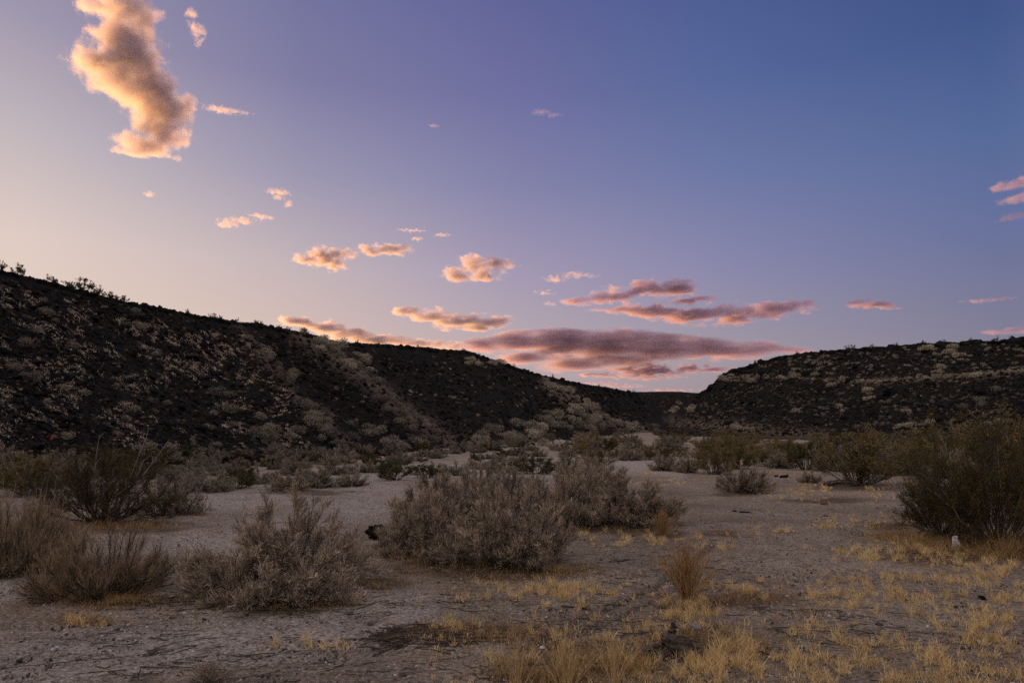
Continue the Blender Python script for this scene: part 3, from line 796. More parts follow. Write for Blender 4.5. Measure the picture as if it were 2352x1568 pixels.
def along(pts, n, spread, rng):
    a = np.array(pts, float); seg = np.hypot(*np.diff(a, axis=0).T); cum = np.concatenate([[0], np.cumsum(seg)])
    t = rng.uniform(0, cum[-1], n)
    return np.stack([np.interp(t, cum, a[:, 0]), np.interp(t, cum, a[:, 1])], 1) + rng.normal(size=(n, 2)) * np.array(spread)

def rock_geo(seed, sub=1):
    import bmesh
    bm = bmesh.new(); bmesh.ops.create_icosphere(bm, subdivisions=sub, radius=1)
    v = np.array([q.co[:] for q in bm.verts]); f = np.array([[q.index for q in p.verts] for p in bm.faces]); bm.free()
    rng = np.random.default_rng(seed)
    for _ in range(9):                                  # cut flat facets, as broken basalt has
        d = norm(rng.normal(size=3)); k = rng.uniform(.45, .85)
        e = v @ d
        v = v - np.maximum(e - k, 0)[:, None] * d * .95
    v = v * rng.uniform(.75, 1.25, 3) * (1 + .10 * rng.normal(size=(len(v), 1)))
    return v, f
def rand_rot(n, rng):
    q = norm(rng.normal(size=(n, 4)))
    w, x, y, z = q.T
    return np.stack([np.stack([1 - 2 * (y * y + z * z), 2 * (x * y - z * w), 2 * (x * z + y * w)], -1), np.stack([2 * (x * y + z * w), 1 - 2 * (x * x + z * z), 2 * (y * z - x * w)], -1),
                     np.stack([2 * (x * z - y * w), 2 * (y * z + x * w), 1 - 2 * (x * x + y * y)], -1)], 1)
def rocks(g, P, size, tint, rng, sub=1, kinds=6):
    kind = rng.integers(0, kinds, len(P))
    Rm = rand_rot(len(P), rng)
    for k in range(kinds):
        s = np.where(kind == k)[0]
        if not len(s): continue
        v, f = rock_geo(900 + k, sub)
        V = np.einsum('nij,vj->nvi', Rm[s], v) * size[s][:, None, None] * np.array([1, 1, .8]) + P[s][:, None]
        F = (np.arange(len(s))[:, None, None] * len(v) + f[None]).reshape(-1, 3)
        g.add(V.reshape(-1, 3), F, np.repeat(tint[s], len(v)))

PALE = [make('hillside_shrub', [leafdome(s, 700, .5, .6, .085)], ['pale_leaf'], ['hillside_shrub']) for s in (101, 102, 103, 104)]
SAGEH = [make('hillside_shrub', [leafdome(s, 800, .5, .6, .085)], ['hill_sage'], ['hillside_shrub']) for s in (111, 112, 113)]
def scatter_mesh(name, Ts, pos, sizes, mat, rng, label, cat, thin=1):
    """many small far plants as one mass"""
    g = Geo()
    src = [(T['parts'][0][1]) for T in Ts]
    for k, me in enumerate(src):
        s = np.arange(len(pos))[k::len(src)]
        if not len(s): continue
        nv = len(me.vertices); co = np.empty(nv * 3, np.float32); me.vertices.foreach_get('co', co); co = co.reshape(-1, 3)
        ti = np.empty(nv, np.float32); me.attributes['tint'].data.foreach_get('value', ti)
        # leaf faces only, every thin-th
        nq = (nv - 16 * 4 * 3) // 4
        q = np.arange(0, nq, thin)
        idx = (q[:, None] * 4 + np.arange(4)).ravel(); co = co[idx]; ti = ti[idx]
        a = rng.uniform(0, 6.28, len(s)); ca, sa = np.cos(a), np.sin(a)
        sc = sizes[s][:, None, None]
        V = np.stack([co[None, :, 0] * ca[:, None] - co[None, :, 1] * sa[:, None], co[None, :, 0] * sa[:, None] + co[None, :, 1] * ca[:, None], np.broadcast_to(co[None, :, 2], (len(s), len(co)))], -1)
        V = V * sc + pos[s][:, None]
        F = np.arange(len(s) * len(co)).reshape(-1, 4)
        g.add(V.reshape(-1, 3), F, np.clip(np.tile(ti, len(s)) * .7 + np.repeat(rng.random(len(s)) * .3, len(co)), 0, 1))
    tag(link(name, g.mesh(name, mat)), label, cat, kind='stuff')

def hillsides():
    rng = np.random.default_rng(77)
    # --- shrubs of the hills, largest first become things of their own
    pts, siz, typ = [], [], []
    def put(p, s0, s1, t):
        pts.append(p); siz.append(rng.uniform(s0, s1, len(p))); typ.append(np.full(len(p), t))
    put(along(TALUS[0][0], 40, (12, 9), rng), 10, 24, 1); put(along([(555, 745), (640, 850), (700, 930), (760, 985)], 20, (15, 10), rng), 16, 34, 1)
    put(along(TALUS[2][0], 34, (11, 8), rng), 12, 24, 0); put(along([(1040, 832), (1120, 835), (1145, 845)], 12, (14, 4), rng), 12, 22, 0)
    put(along([(560, 1010), (760, 1000), (1000, 1030), (1300, 985)], 46, (40, 16), rng), 18, 36, 1); put(along([(1250, 960), (1400, 985), (1510, 995)], 36, (30, 12), rng), 12, 26, 1)
    put(along([(700, 760), (790, 825), (850, 850)], 16, (14, 10), rng), 14, 30, 0); put(along([(860, 880), (960, 990)], 14, (22, 12), rng), 14, 26, 1)
    put(along([(940, 905), (1030, 912), (1060, 915)], 7, (10, 2), rng), 8, 14, 0); put(along([(1150, 1010), (1330, 960)], 18, (30, 14), rng), 18, 34, 0)
    put(sample([(0, 660), (230, 700), (520, 760), (650, 900), (700, 1040), (0, 1080)], 34, rng), 12, 34, 1)
    put(along(TALUS[4][0], 190, (4, 2.0), rng), 6, 13, 0)
    cl = sample(HILL_R, 16, rng)
    for c in cl: put(c + rng.normal(size=(10, 2)) * np.array([34, 7]), 8, 17, 0)
    put(sample([(1720, 845), (1850, 820), (2060, 800), (2370, 790), (2370, 850), (2100, 850), (1950, 870), (1800, 860)], 130, rng), 6, 14, 0)
    put(sample([(1530, 985), (1650, 900), (1760, 880), (1900, 900), (1800, 990)], 200, rng), 5, 12, 1)
    put(sample([(1850, 905), (2352, 895), (2352, 980), (1850, 995)], 130, rng), 6, 15, 1)
    put(sample(HILL_L, 60, rng), 7, 16, 1); put(sample(FAR, 26, rng), 4, 8, 1)
    p = np.concatenate(pts); s = np.concatenate(siz); t = np.concatenate(typ)
    W3 = hit(p[:, 0], p[:, 1]); ok = ~np.isnan(W3[:, 0])
    d = np.hypot(W3[:, 0], W3[:, 1]); ok &= d > 24
    W3, s, t, d = W3[ok], s[ok], t[ok], d[ok]
    size = s * d / 1568
    o = np.argsort(-s)
    W3, s, t, size = W3[o], s[o], t[o], size[o]
    big = 290
    lab = {0: ('pale straw-topped shrub on a black lava hillside', 'pale shrubs on the lava hillsides'), 1: ('grey-green rounded shrub on a black lava hillside', 'grey-green shrubs on the lava hillsides')}
    for i in range(min(big, len(W3))):
        T = (PALE if t[i] == 0 else SAGEH); T = T[i % len(T)]
        w = size[i]; l, g = lab[int(t[i])]
        plant(T, (W3[i, 0], W3[i, 1], W3[i, 2] - .08 * w), w * 1.15, w * rng.uniform(.62, .85), rng.uniform(0, 6.28), l, 'shrub', g)
    r = slice(big, None)
    P = W3[r].copy(); P[:, 2] -= .05
    for k, (Ts, mm, nm) in enumerate([(PALE, 'pale_leaf', 'small pale shrubs dotted over the lava hills'), (SAGEH, 'hill_sage', 'small grey-green shrubs dotted over the lava hills')]):
        q = t[r] == k
        scatter_mesh('hillside_brush', Ts, P[q], size[r][q], M[mm], rng, nm, 'brush', 3)
    # --- dry grass clumps between the rocks
    g = Geo()
    parts = [(sample([(-330, 600), (230, 695), (560, 770), (620, 860), (720, 960), (820, 1040), (300, 1080), (-330, 1120)], 6100, rng), 3, 8.5), (sample(HILL_L, 700, rng), 2.5, 6), (sample(HILL_R, 420, rng), 2, 4)]
    for q, a, b in parts:
        n1 = fbm(q[:, 0] / 60, q[:, 1] / 30, 3, 13)
        q = q[n1 > .03]
        h = hit(q[:, 0], q[:, 1]); h = h[~np.isnan(h[:, 0])]
        dd = np.hypot(h[:, 0], h[:, 1]); h = h[dd > 25]; dd = dd[dd > 25]
        sz = rng.uniform(a, b, len(h)) * dd / 1568
        nb = 34
        base = np.repeat(h, nb, 0) + rng.normal(size=(len(h) * nb, 3)) * np.repeat(sz, nb)[:, None] * np.array([.42, .42, 0])
        base[:, 2] = terrain(base[:, 0], base[:, 1]) - .03
        L = np.repeat(sz, nb) * rng.uniform(.25, .75, len(base))
        D = norm(rng.normal(size=(len(base), 3)) * .5 + np.array([0, 0, 1]))
        blades(g, base, D, L, L * .10, np.clip(np.repeat(rng.random(len(h)), nb) * .6 + rng.random(len(base)) * .4, 0, 1), rng)
    tag(link('hillside_grass', g.mesh('hillside_grass', M['hill_grass'])), 'tufts of dry tan grass among the black rocks', 'grass', kind='stuff')
    # --- boulders as things, scree as a mass
    q = np.concatenate([sample([(-10, 650), (300, 715), (600, 790), (760, 960), (300, 1075), (-10, 1090)], 150, rng), sample(HILL_L, 60, rng), sample(HILL_R, 40, rng)])
    h = hit(q[:, 0], q[:, 1]); h = h[~np.isnan(h[:, 0])]
    vs = []
    for k in range(8):
        v, f = rock_geo(700 + k, 2)
        vs.append(Geo().add(v, f, rng.random(len(v)) * .25 + rng.random() * .5).mesh('lava_boulder', M['rock']))
    for i, w in enumerate(h):
        dd = math.hypot(w[0], w[1])
        if dd < 26: continue
        sz = rng.uniform(6, 13) * dd / 1568
        o = link('lava_boulder', vs[i % 8]); o.location = (w[0], w[1], w[2] + sz * .05)
        o.scale = (sz * rng.uniform(.8, 1.3), sz * rng.uniform(.8, 1.3), sz * rng.uniform(.6, .9)); o.rotation_euler = (rng.uniform(-.5, .5), rng.uniform(-.5, .5), rng.uniform(0, 6.28))
        tag(o, 'black lava boulder lying in the scree of a hillside', 'boulder', 'lava boulders in the hillside scree')
    g = Geo()
    for poly, n, a, b in [(HILL_LW, 24000, 1.8, 8.0), (HILL_RW, 14500, 1.6, 5.5), (FAR, 500, 1.0, 3.0)]:
        q = sample(poly, n, rng)
        h = hit(q[:, 0], q[:, 1]); h = h[~np.isnan(h[:, 0])]
        dd = np.hypot(h[:, 0], h[:, 1]); h = h[dd > 25]; dd = dd[dd > 25]
        sz = np.clip(a + (b - a) * rng.random(len(h)) ** 3.0, 0, 99) * dd / 1568
        rocks(g, h, sz, rng.random(len(h)) ** 1.6, rng)
    tag(link('lava_scree', g.mesh('lava_scree', M['rock'])), 'loose black lava rubble covering the hillsides', 'rubble', kind='stuff')
    # --- rim: rocks and bushes standing against the sky
    sk = [(x, y) for x, y in LSKY if -20 < x < 1480] + [(x, y) for x, y in RSKY if 1640 < x < 2370]
    g = Geo()
    rr = []
    for sky, x0, x1, n in [(LSKY, -280, 1470, 800), (RSKY, 1600, 2580, 500)]:
        x = rng.uniform(x0, x1, n); y = np.interp(x, [q[0] for q in sky], [q[1] for q in sky])
        rr.append(hit(x, y + rng.uniform(3, 9, n)))
    h = np.concatenate(rr); h = h[~np.isnan(h[:, 0])]; dd = np.hypot(h[:, 0], h[:, 1])
    rocks(g, h, (2.5 + 8.5 * rng.random(len(h)) ** 2.4) * dd / 1568, rng.random(len(h)) * .6, rng)
    tag(link('rim_rubble', g.mesh('rim_rubble', M['rock'])), 'broken black rock along the rims of the hills', 'rubble', kind='stuff')
    G = 'scraggly bushes on the rim of the lava slope against the sky'
    rim = [(-2, 596, 30, 'scraggly bush on the rim at the picture edge, highest of the skyline bushes'), (45, 604, 34, 'two-tufted bush on the rim beside the highest skyline bush'), (112, 628, 34, 'low spreading bush alone on the rim, uphill of the largest skyline bush'),
           (163, 645, 22, None), (192, 634, 62, 'largest skyline bush, round and airy on the rim of the lava slope'), (228, 653, 34, None), (255, 668, 34, None), (283, 676, 26, None),
           (430, 706, 20, None), (490, 717, 22, None), (505, 722, 20, None), (545, 727, 18, None), (585, 733, 22, None), (600, 736, 18, None), (640, 744, 20, None), (660, 748, 18, None), (700, 755, 22, None), (745, 764, 22, None), (790, 772, 18, None), (820, 779, 18, None),
           (870, 783, 14, None), (960, 790, 12, None), (1065, 798, 22, None), (1100, 808, 12, None), (1180, 834, 12, None), (1270, 856, 12, None), (1375, 880, 10, None), (1455, 893, 10, None),
           (1735, 828, 16, None), (1830, 808, 14, None), (1955, 790, 26, None), (2003, 791, 18, None), (2060, 788, 18, None), (2120, 784, 16, None), (2170, 782, 16, None), (2290, 775, 26, None), (2325, 772, 12, None), (2230, 781, 14, None)]
    for i, (px, ty, wp, lab) in enumerate(rim):
        sky = LSKY if px < 1500 else RSKY
        y = float(np.interp(px, [q[0] for q in sky], [q[1] for q in sky]))
        spot(RIMB[i % 3], px, y + 6, min(ty + (y - ty) * .22, y - 6), wp * .9, lab or 'scraggly small bush on a lava rim against the sky', 'bush', G if lab is None or True else None, None, 0)
RIMB = [make('rim_bush', creosote(s, w=1.0, h=1.0, stems=16, leaf=1.1, lsize=3.6, low=.15, bare=0), ('creo_stem', 'green_leaf')) for s in (91, 92, 93)]
hillsides()

# ------------------------------------------------------------------ dry grass, gravel, sticks on the wash floor
def ground_cover():
    rng = np.random.default_rng(9)
    def tufts(g, c, blades_n, h0, h1, w0, spread, lean=.35):
        n = len(c)
        nb = rng.integers(blades_n // 2, blades_n * 3 // 2, n)
        b = np.repeat(np.arange(n), nb)
        tall = rng.uniform(h0, h1, n) * np.where(rng.random(n) < .12, 1.6, 1)
        # nothing grows in the wheel ruts or where the old stump lies
        qx, qy = project(c); keep = np.ones(n, bool)
        for pts, w, st in TRACKS[:3]: keep &= line_dist(qx, qy, pts) > w * 1.1
        keep &= np.hypot((qx - 1552) / 72, (qy - 1492) / 24) > 1
        nb = np.where(keep, nb, 0); b = np.repeat(np.arange(n), nb)
        P = np.zeros((len(b), 3)); P[:, :2] = c[b, :2] + rng.normal(size=(len(b), 2)) * spread * np.repeat(rng.uniform(.4, 1.4, n), nb)[:, None]
        P[:, 2] = terrain(P[:, 0], P[:, 1]) - .004
        D = norm(rng.normal(size=(len(b), 3)) * lean + np.array([0, 0, 1]))
        L = tall[b] * rng.uniform(.4, 1.1, len(b))
        blades(g, P, D, L, np.full(len(b), w0) * rng.uniform(.6, 1.4, len(b)), np.clip(rng.random(n)[b] * .55 + rng.random(len(b)) * .5, 0, 1), rng)
    # golden patches: centre, half sizes, number of tufts
    gold = [(2180, 1320, 230, 45, 420), (1700, 1375, 110, 28, 150), (1920, 1370, 75, 26, 150), (1960, 1500, 330, 62, 240), (1720, 1500, 130, 44, 240), (1650, 1530, 60, 30, 120), (1450, 1370, 200, 26, 120), (1210, 1360, 140, 20, 190), (1180, 1520, 60, 20, 30), (1400, 1470, 170, 50, 100), (1520, 1550, 120, 30, 80),
            (2000, 1270, 70, 14, 130), (2110, 1250, 70, 18, 160), (2280, 1420, 120, 60, 210), (2200, 1545, 180, 40, 130), (1560, 1405, 80, 20, 110), (1480, 1245, 110, 10, 100), (1640, 1260, 80, 8, 40), (1830, 1215, 90, 8, 80), (2000, 1200, 130, 14, 190), (1930, 1140, 120, 9, 220), (1850, 1122, 110, 8, 190),
            (2000, 1120, 130, 8, 160), (1560, 1108, 90, 6, 110), (1660, 1098, 90, 5, 110), (1480, 1086, 50, 4, 80), (1780, 1086, 120, 6, 120), (1620, 1240, 60, 10, 30), (185, 1430, 42, 7, 40), (1040, 1440, 60, 12, 40), (2320, 1300, 80, 40, 130), (1330, 1230, 120, 12, 60), (700, 1480, 90, 14, 20), (1000, 1485, 60, 12, 14), (1300, 1360, 60, 14, 60), (2050, 1400, 120, 40, 60), (1850, 1580, 200, 24, 60)]
    g = Geo()
    for cx, cy, rx, ry, n in gold:
        p = rng.normal(size=(n * 3, 2)) * np.array([rx, ry]) * .62 + np.array([cx, cy])
        k = (fbm(p[:, 0] / 42, p[:, 1] / 14, 2, 3) > -.05) & (fbm(p[:, 0] / 15, p[:, 1] / 6, 2, 8) > .02)
        p = p[k][:int(n * .62)]; p = p[p[:, 1] > 1040]
        h = hit(p[:, 0], p[:, 1], 120); h = h[~np.isnan(h[:, 0])]
        near = np.hypot(h[:, 0], h[:, 1]).mean() if len(h) else 10
        tufts(g, h, 22 if near < 14 else 11, .03, .125, .0018 * max(1, near / 9), .017)
    p = sample([(900, 1390), (1500, 1230), (2352, 1150), (2352, 1590), (1000, 1590)], 900, rng)
    h = hit(p[:, 0], p[:, 1], 60); h = h[~np.isnan(h[:, 0])]
    tufts(g, h, 9, .02, .07, .0018, .02)
    tag(link('grass', g.mesh('grass', M['grass'])), 'short golden dead grass on the sand', 'grass', kind='stuff')
    g = Geo()
    for cx, cy, rx, ry in LITTER_SHADE:
        near = 8
        n = int(rx * ry * .055) + 20
        p = rng.normal(size=(n, 2)) * np.array([rx, ry]) * .55 + np.array([cx, cy]); p = p[p[:, 1] > 1050]
        h = hit(p[:, 0], p[:, 1], 120); h = h[~np.isnan(h[:, 0])]
        tufts(g, h, 15, .02, .085, .0014, .04, .9)
    for cx, cy, n, ht in [(2060, 1235, 60, .22), (2120, 1250, 90, .26), (2200, 1262, 80, .22), (2330, 1275, 110, .38), (2290, 1272, 80, .3), (1040, 1290, 70, .30), (980, 1285, 60, .25), (1270, 1310, 40, .14), (150, 1370, 70, .12), (260, 1376, 70, .1), (250, 1205, 120, .12), (340, 1203, 120, .11), (160, 1215, 80, .1), (430, 1185, 90, .1), (520, 1225, 30, .06), (1300, 1560, 40, .2), (1430, 1540, 36, .16), (1190, 1560, 24, .16)]:
        p = rng.normal(size=(n, 2)) * np.array([34, 6]) + np.array([cx, cy])
        h = hit(p[:, 0], p[:, 1], 120); h = h[~np.isnan(h[:, 0])]
        tufts(g, h, 18, ht * .45, ht, .0015, .035, .45)
    tag(link('dead_grass', g.mesh('dead_grass', M['rust_grass'])), 'rust-brown dead grass and litter at the feet of the bushes', 'grass', kind='stuff')
    # gravel
    g = Geo()
    n = 42000
    rr = 4.4 * (34 / 4.4) ** (rng.random(n) ** 1.35); a = R(1) * rng.uniform(-40, 40, n)
    P = np.stack([np.sin(a) * rr, np.cos(a) * rr, np.zeros(n)], 1); P[:, 2] = terrain(P[:, 0], P[:, 1])
    sz = .004 + .016 * rng.random(n) ** 5 + .0004 * rr
    v, f = rock_geo(1, 0)
    Rm = rand_rot(n, rng)
    V = np.einsum('nij,vj->nvi', Rm, v) * sz[:, None, None] + P[:, None]
    g.add(V.reshape(-1, 3), (np.arange(n)[:, None, None] * len(v) + f[None]).reshape(-1, 3), np.repeat(rng.random(n), len(v)))
    m = 1500
    q = sample([(0, 1200), (900, 1130), (2352, 1100), (2352, 1590), (0, 1590)], m, rng); h = hit(q[:, 0], q[:, 1], 60)
    rocks(g, h, .008 + .030 * rng.random(m) ** 4, rng.random(m) ** 1.5 * .7, rng)
    tag(link('gravel', g.mesh('gravel', M['pebble'])), 'small grey and brown stones strewn over the sand', 'gravel', kind='stuff')
    # twig litter
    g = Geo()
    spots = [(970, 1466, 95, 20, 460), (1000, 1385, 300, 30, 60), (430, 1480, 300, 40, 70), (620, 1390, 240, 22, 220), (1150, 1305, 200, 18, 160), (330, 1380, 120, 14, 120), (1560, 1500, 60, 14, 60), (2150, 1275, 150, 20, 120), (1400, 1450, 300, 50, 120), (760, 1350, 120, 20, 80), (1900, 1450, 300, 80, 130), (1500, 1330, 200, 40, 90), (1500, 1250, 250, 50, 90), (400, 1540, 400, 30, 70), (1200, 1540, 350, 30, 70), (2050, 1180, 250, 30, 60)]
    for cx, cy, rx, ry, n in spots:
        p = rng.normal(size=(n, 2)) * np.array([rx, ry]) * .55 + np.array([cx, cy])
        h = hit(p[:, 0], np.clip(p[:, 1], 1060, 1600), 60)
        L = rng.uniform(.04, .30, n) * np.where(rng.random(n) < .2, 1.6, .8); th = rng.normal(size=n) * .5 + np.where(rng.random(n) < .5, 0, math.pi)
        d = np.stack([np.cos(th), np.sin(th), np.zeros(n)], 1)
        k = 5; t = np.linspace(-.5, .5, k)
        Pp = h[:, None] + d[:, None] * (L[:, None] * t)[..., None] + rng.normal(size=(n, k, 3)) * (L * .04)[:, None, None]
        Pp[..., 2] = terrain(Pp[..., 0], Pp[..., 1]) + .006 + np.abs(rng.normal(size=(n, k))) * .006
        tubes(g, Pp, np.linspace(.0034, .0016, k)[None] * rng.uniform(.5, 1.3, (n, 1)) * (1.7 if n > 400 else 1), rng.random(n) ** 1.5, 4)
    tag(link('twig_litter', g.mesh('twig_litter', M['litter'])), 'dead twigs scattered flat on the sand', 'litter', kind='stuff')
ground_cover()

# ------------------------------------------------------------------ single things lying about
def single(name, geo, mat, loc, label, cat, group=None, rz=0.0, scale=(1, 1, 1), smooth=False):
    o = link(name, geo.mesh(name, M[mat], smooth))
    o.location = loc; o.rotation_euler = (0, 0, rz); o.scale = scale
    return tag(o, label, cat, group)
def plain(name, col, rough=.6, noise_amt=.25, scale=30):
    m, nt, b = mat_new(name)
    lo = tuple(c * (1 - noise_amt) for c in col); hi = tuple(min(1, c * (1 + noise_amt)) for c in col)
    nt.links.new(ramp(nt, noise(nt, scale, 4, .6), [(.3, lo), (.7, hi)]), b.inputs['Base Color'])
    b.inputs['Roughness'].default_value = rough
    return m
def wood_mat():
    m, nt, b = mat_new('weathered dark wood')
    tc = nt.nodes.new('ShaderNodeTexCoord'); mp = nt.nodes.new('ShaderNodeMapping')
    mp.inputs['Scale'].default_value = (3, 26, 26); nt.links.new(tc.outputs['Object'], mp.inputs[0])
    nz = noise(nt, 1.6, 6, .65, mp.outputs[0])
    nt.links.new(ramp(nt, nz, [(.3, (.025, .021, .019)), (.5, (.085, .070, .061)), (.7, (.20, .17, .15))]), b.inputs['Base Color'])
    bump(nt, b, nz, 1.0, .02)
    return m
M['wood'] = wood_mat()
M['plastic'] = plain('white plastic', (.62, .60, .64), .35, .06)
M['paper'] = plain('pale scrap', (.60, .62, .70), .6, .1)
M['teal'] = plain('pale blue scrap', (.35, .55, .62), .5, .1)
M['red'] = plain('red scrap', (.50, .05, .04), .5, .15)
M['orange'] = plain('orange scrap', (.95, .22, .03), .45, .1)
M['stone'] = plain('grey stone', (.20, .19, .20), .9, .35, 14)
M['brownstone'] = plain('brown stone', (.11, .075, .06), .9, .35, 14)
def P3(px, py, up=0.0):
    p = hit(px, py)[0]
    return (p[0], p[1], float(terrain(p[0], p[1])) + up), np.hypot(p[0], p[1])
def limb(g, pts, r, seed, sides=10, k=14):
    """gnarled bit of wood along a bent path"""
    rng = np.random.default_rng(seed)
    pts = np.array(pts, float); n = len(pts)
    t = np.linspace(0, n - 1, k); P = np.stack([np.interp(t, np.arange(n), pts[:, i]) for i in range(3)], 1)
    P[1:-1] += rng.normal(size=(k - 2, 3)) * np.mean(r) * .22
    rad = np.interp(t, np.arange(n), r)
    T = norm(np.gradient(P, axis=0)); ref = np.array([.3, .2, 1.0])
    A = norm(np.cross(T, ref)); B = np.cross(T, A)
    an = np.arange(sides) * 2 * math.pi / sides
    rr = rad[:, None] * (1 + .20 * np.sin(an * 3 + 1.3 * np.arange(k)[:, None] * .35) + .16 * np.sin(an * 6 + .25 * np.arange(k)[:, None]) + .14 * rng.normal(size=(1, sides)) + .12 * rng.normal(size=(k, sides)))
    V = P[:, None] + rr[..., None] * (np.cos(an)[None, :, None] * A[:, None] + np.sin(an)[None, :, None] * B[:, None])
    V = np.concatenate([V.reshape(-1, 3), P[:1], P[-1:]])
    idx = np.arange(k * sides).reshape(k, sides)
    F = np.stack([idx[:-1], np.roll(idx[:-1], -1, 1), np.roll(idx[1:], -1, 1), idx[1:]], -1).reshape(-1, 4)
    n0 = g.n
    g.add(V, F, .5)
    caps = [(k * sides, int(b), int(a)) for a, b in zip(idx[0], np.roll(idx[0], -1))] + [(k * sides + 1, int(a), int(b)) for a, b in zip(idx[-1], np.roll(idx[-1], -1))]
    g.L.append((np.array(caps) + n0).ravel()); g.N.append(np.full(len(caps), 3))
def rock_one(seed, sub=3):
    v, f = rock_geo(seed, sub)
    v = v + .05 * np.stack([fbm(v[:, 0] * 3 + k * 9, v[:, 1] * 3 + v[:, 2] * 2, 3, seed + k) for k in range(3)], 1) * 2
    return Geo().add(v, f, .35)
def crumple(seed, w, h, d):
    """a crumpled piece of thin sheet with real folds"""
    rng = np.random.default_rng(seed); n = 12
    u, v = np.meshgrid(np.linspace(-1, 1, n), np.linspace(0, 1, n), indexing='ij')
    X = u * w * (.85 + .3 * np.sin(np.minimum(v * 3.6, 3.1)) - .62 * v ** 1.6 + .34 * np.exp(-((v - 1) / .10) ** 2)) + .30 * w * (v - .3) ** 2 + .22 * w * (vnoise(u * 3 + 7, v * 4, seed) - .5)
    Z = v * h + .15 * h * (vnoise(u * 2, v * 3 + 5, seed + 1) - .5) * (v > .05)
    Y = d * ((1 - v) * np.cos(u * 1.5) * .9 + .9 * (vnoise(u * 4 + 2, v * 4, seed + 2) - .5))
    idx = np.arange(n * n).reshape(n, n)
    F = np.stack([idx[:-1, :-1], idx[1:, :-1], idx[1:, 1:], idx[:-1, 1:]], -1).reshape(-1, 4)
    V = np.stack([X, -Y, Z], -1).reshape(-1, 3)
    Vb = V + np.array([0, d * .9, 0]) * (1 - np.abs(u).reshape(-1, 1) * .9)
    F2 = F[:, ::-1] + n * n
    edge = np.concatenate([idx[0, :], idx[1:, -1], idx[-1, -2::-1], idx[-2:0:-1, 0]])
    e2 = np.roll(edge, -1)
    Fs = np.stack([edge, edge + n * n, e2 + n * n, e2], -1)
    return Geo().add(np.concatenate([V, Vb]), np.concatenate([F, F2, Fs]), .5)
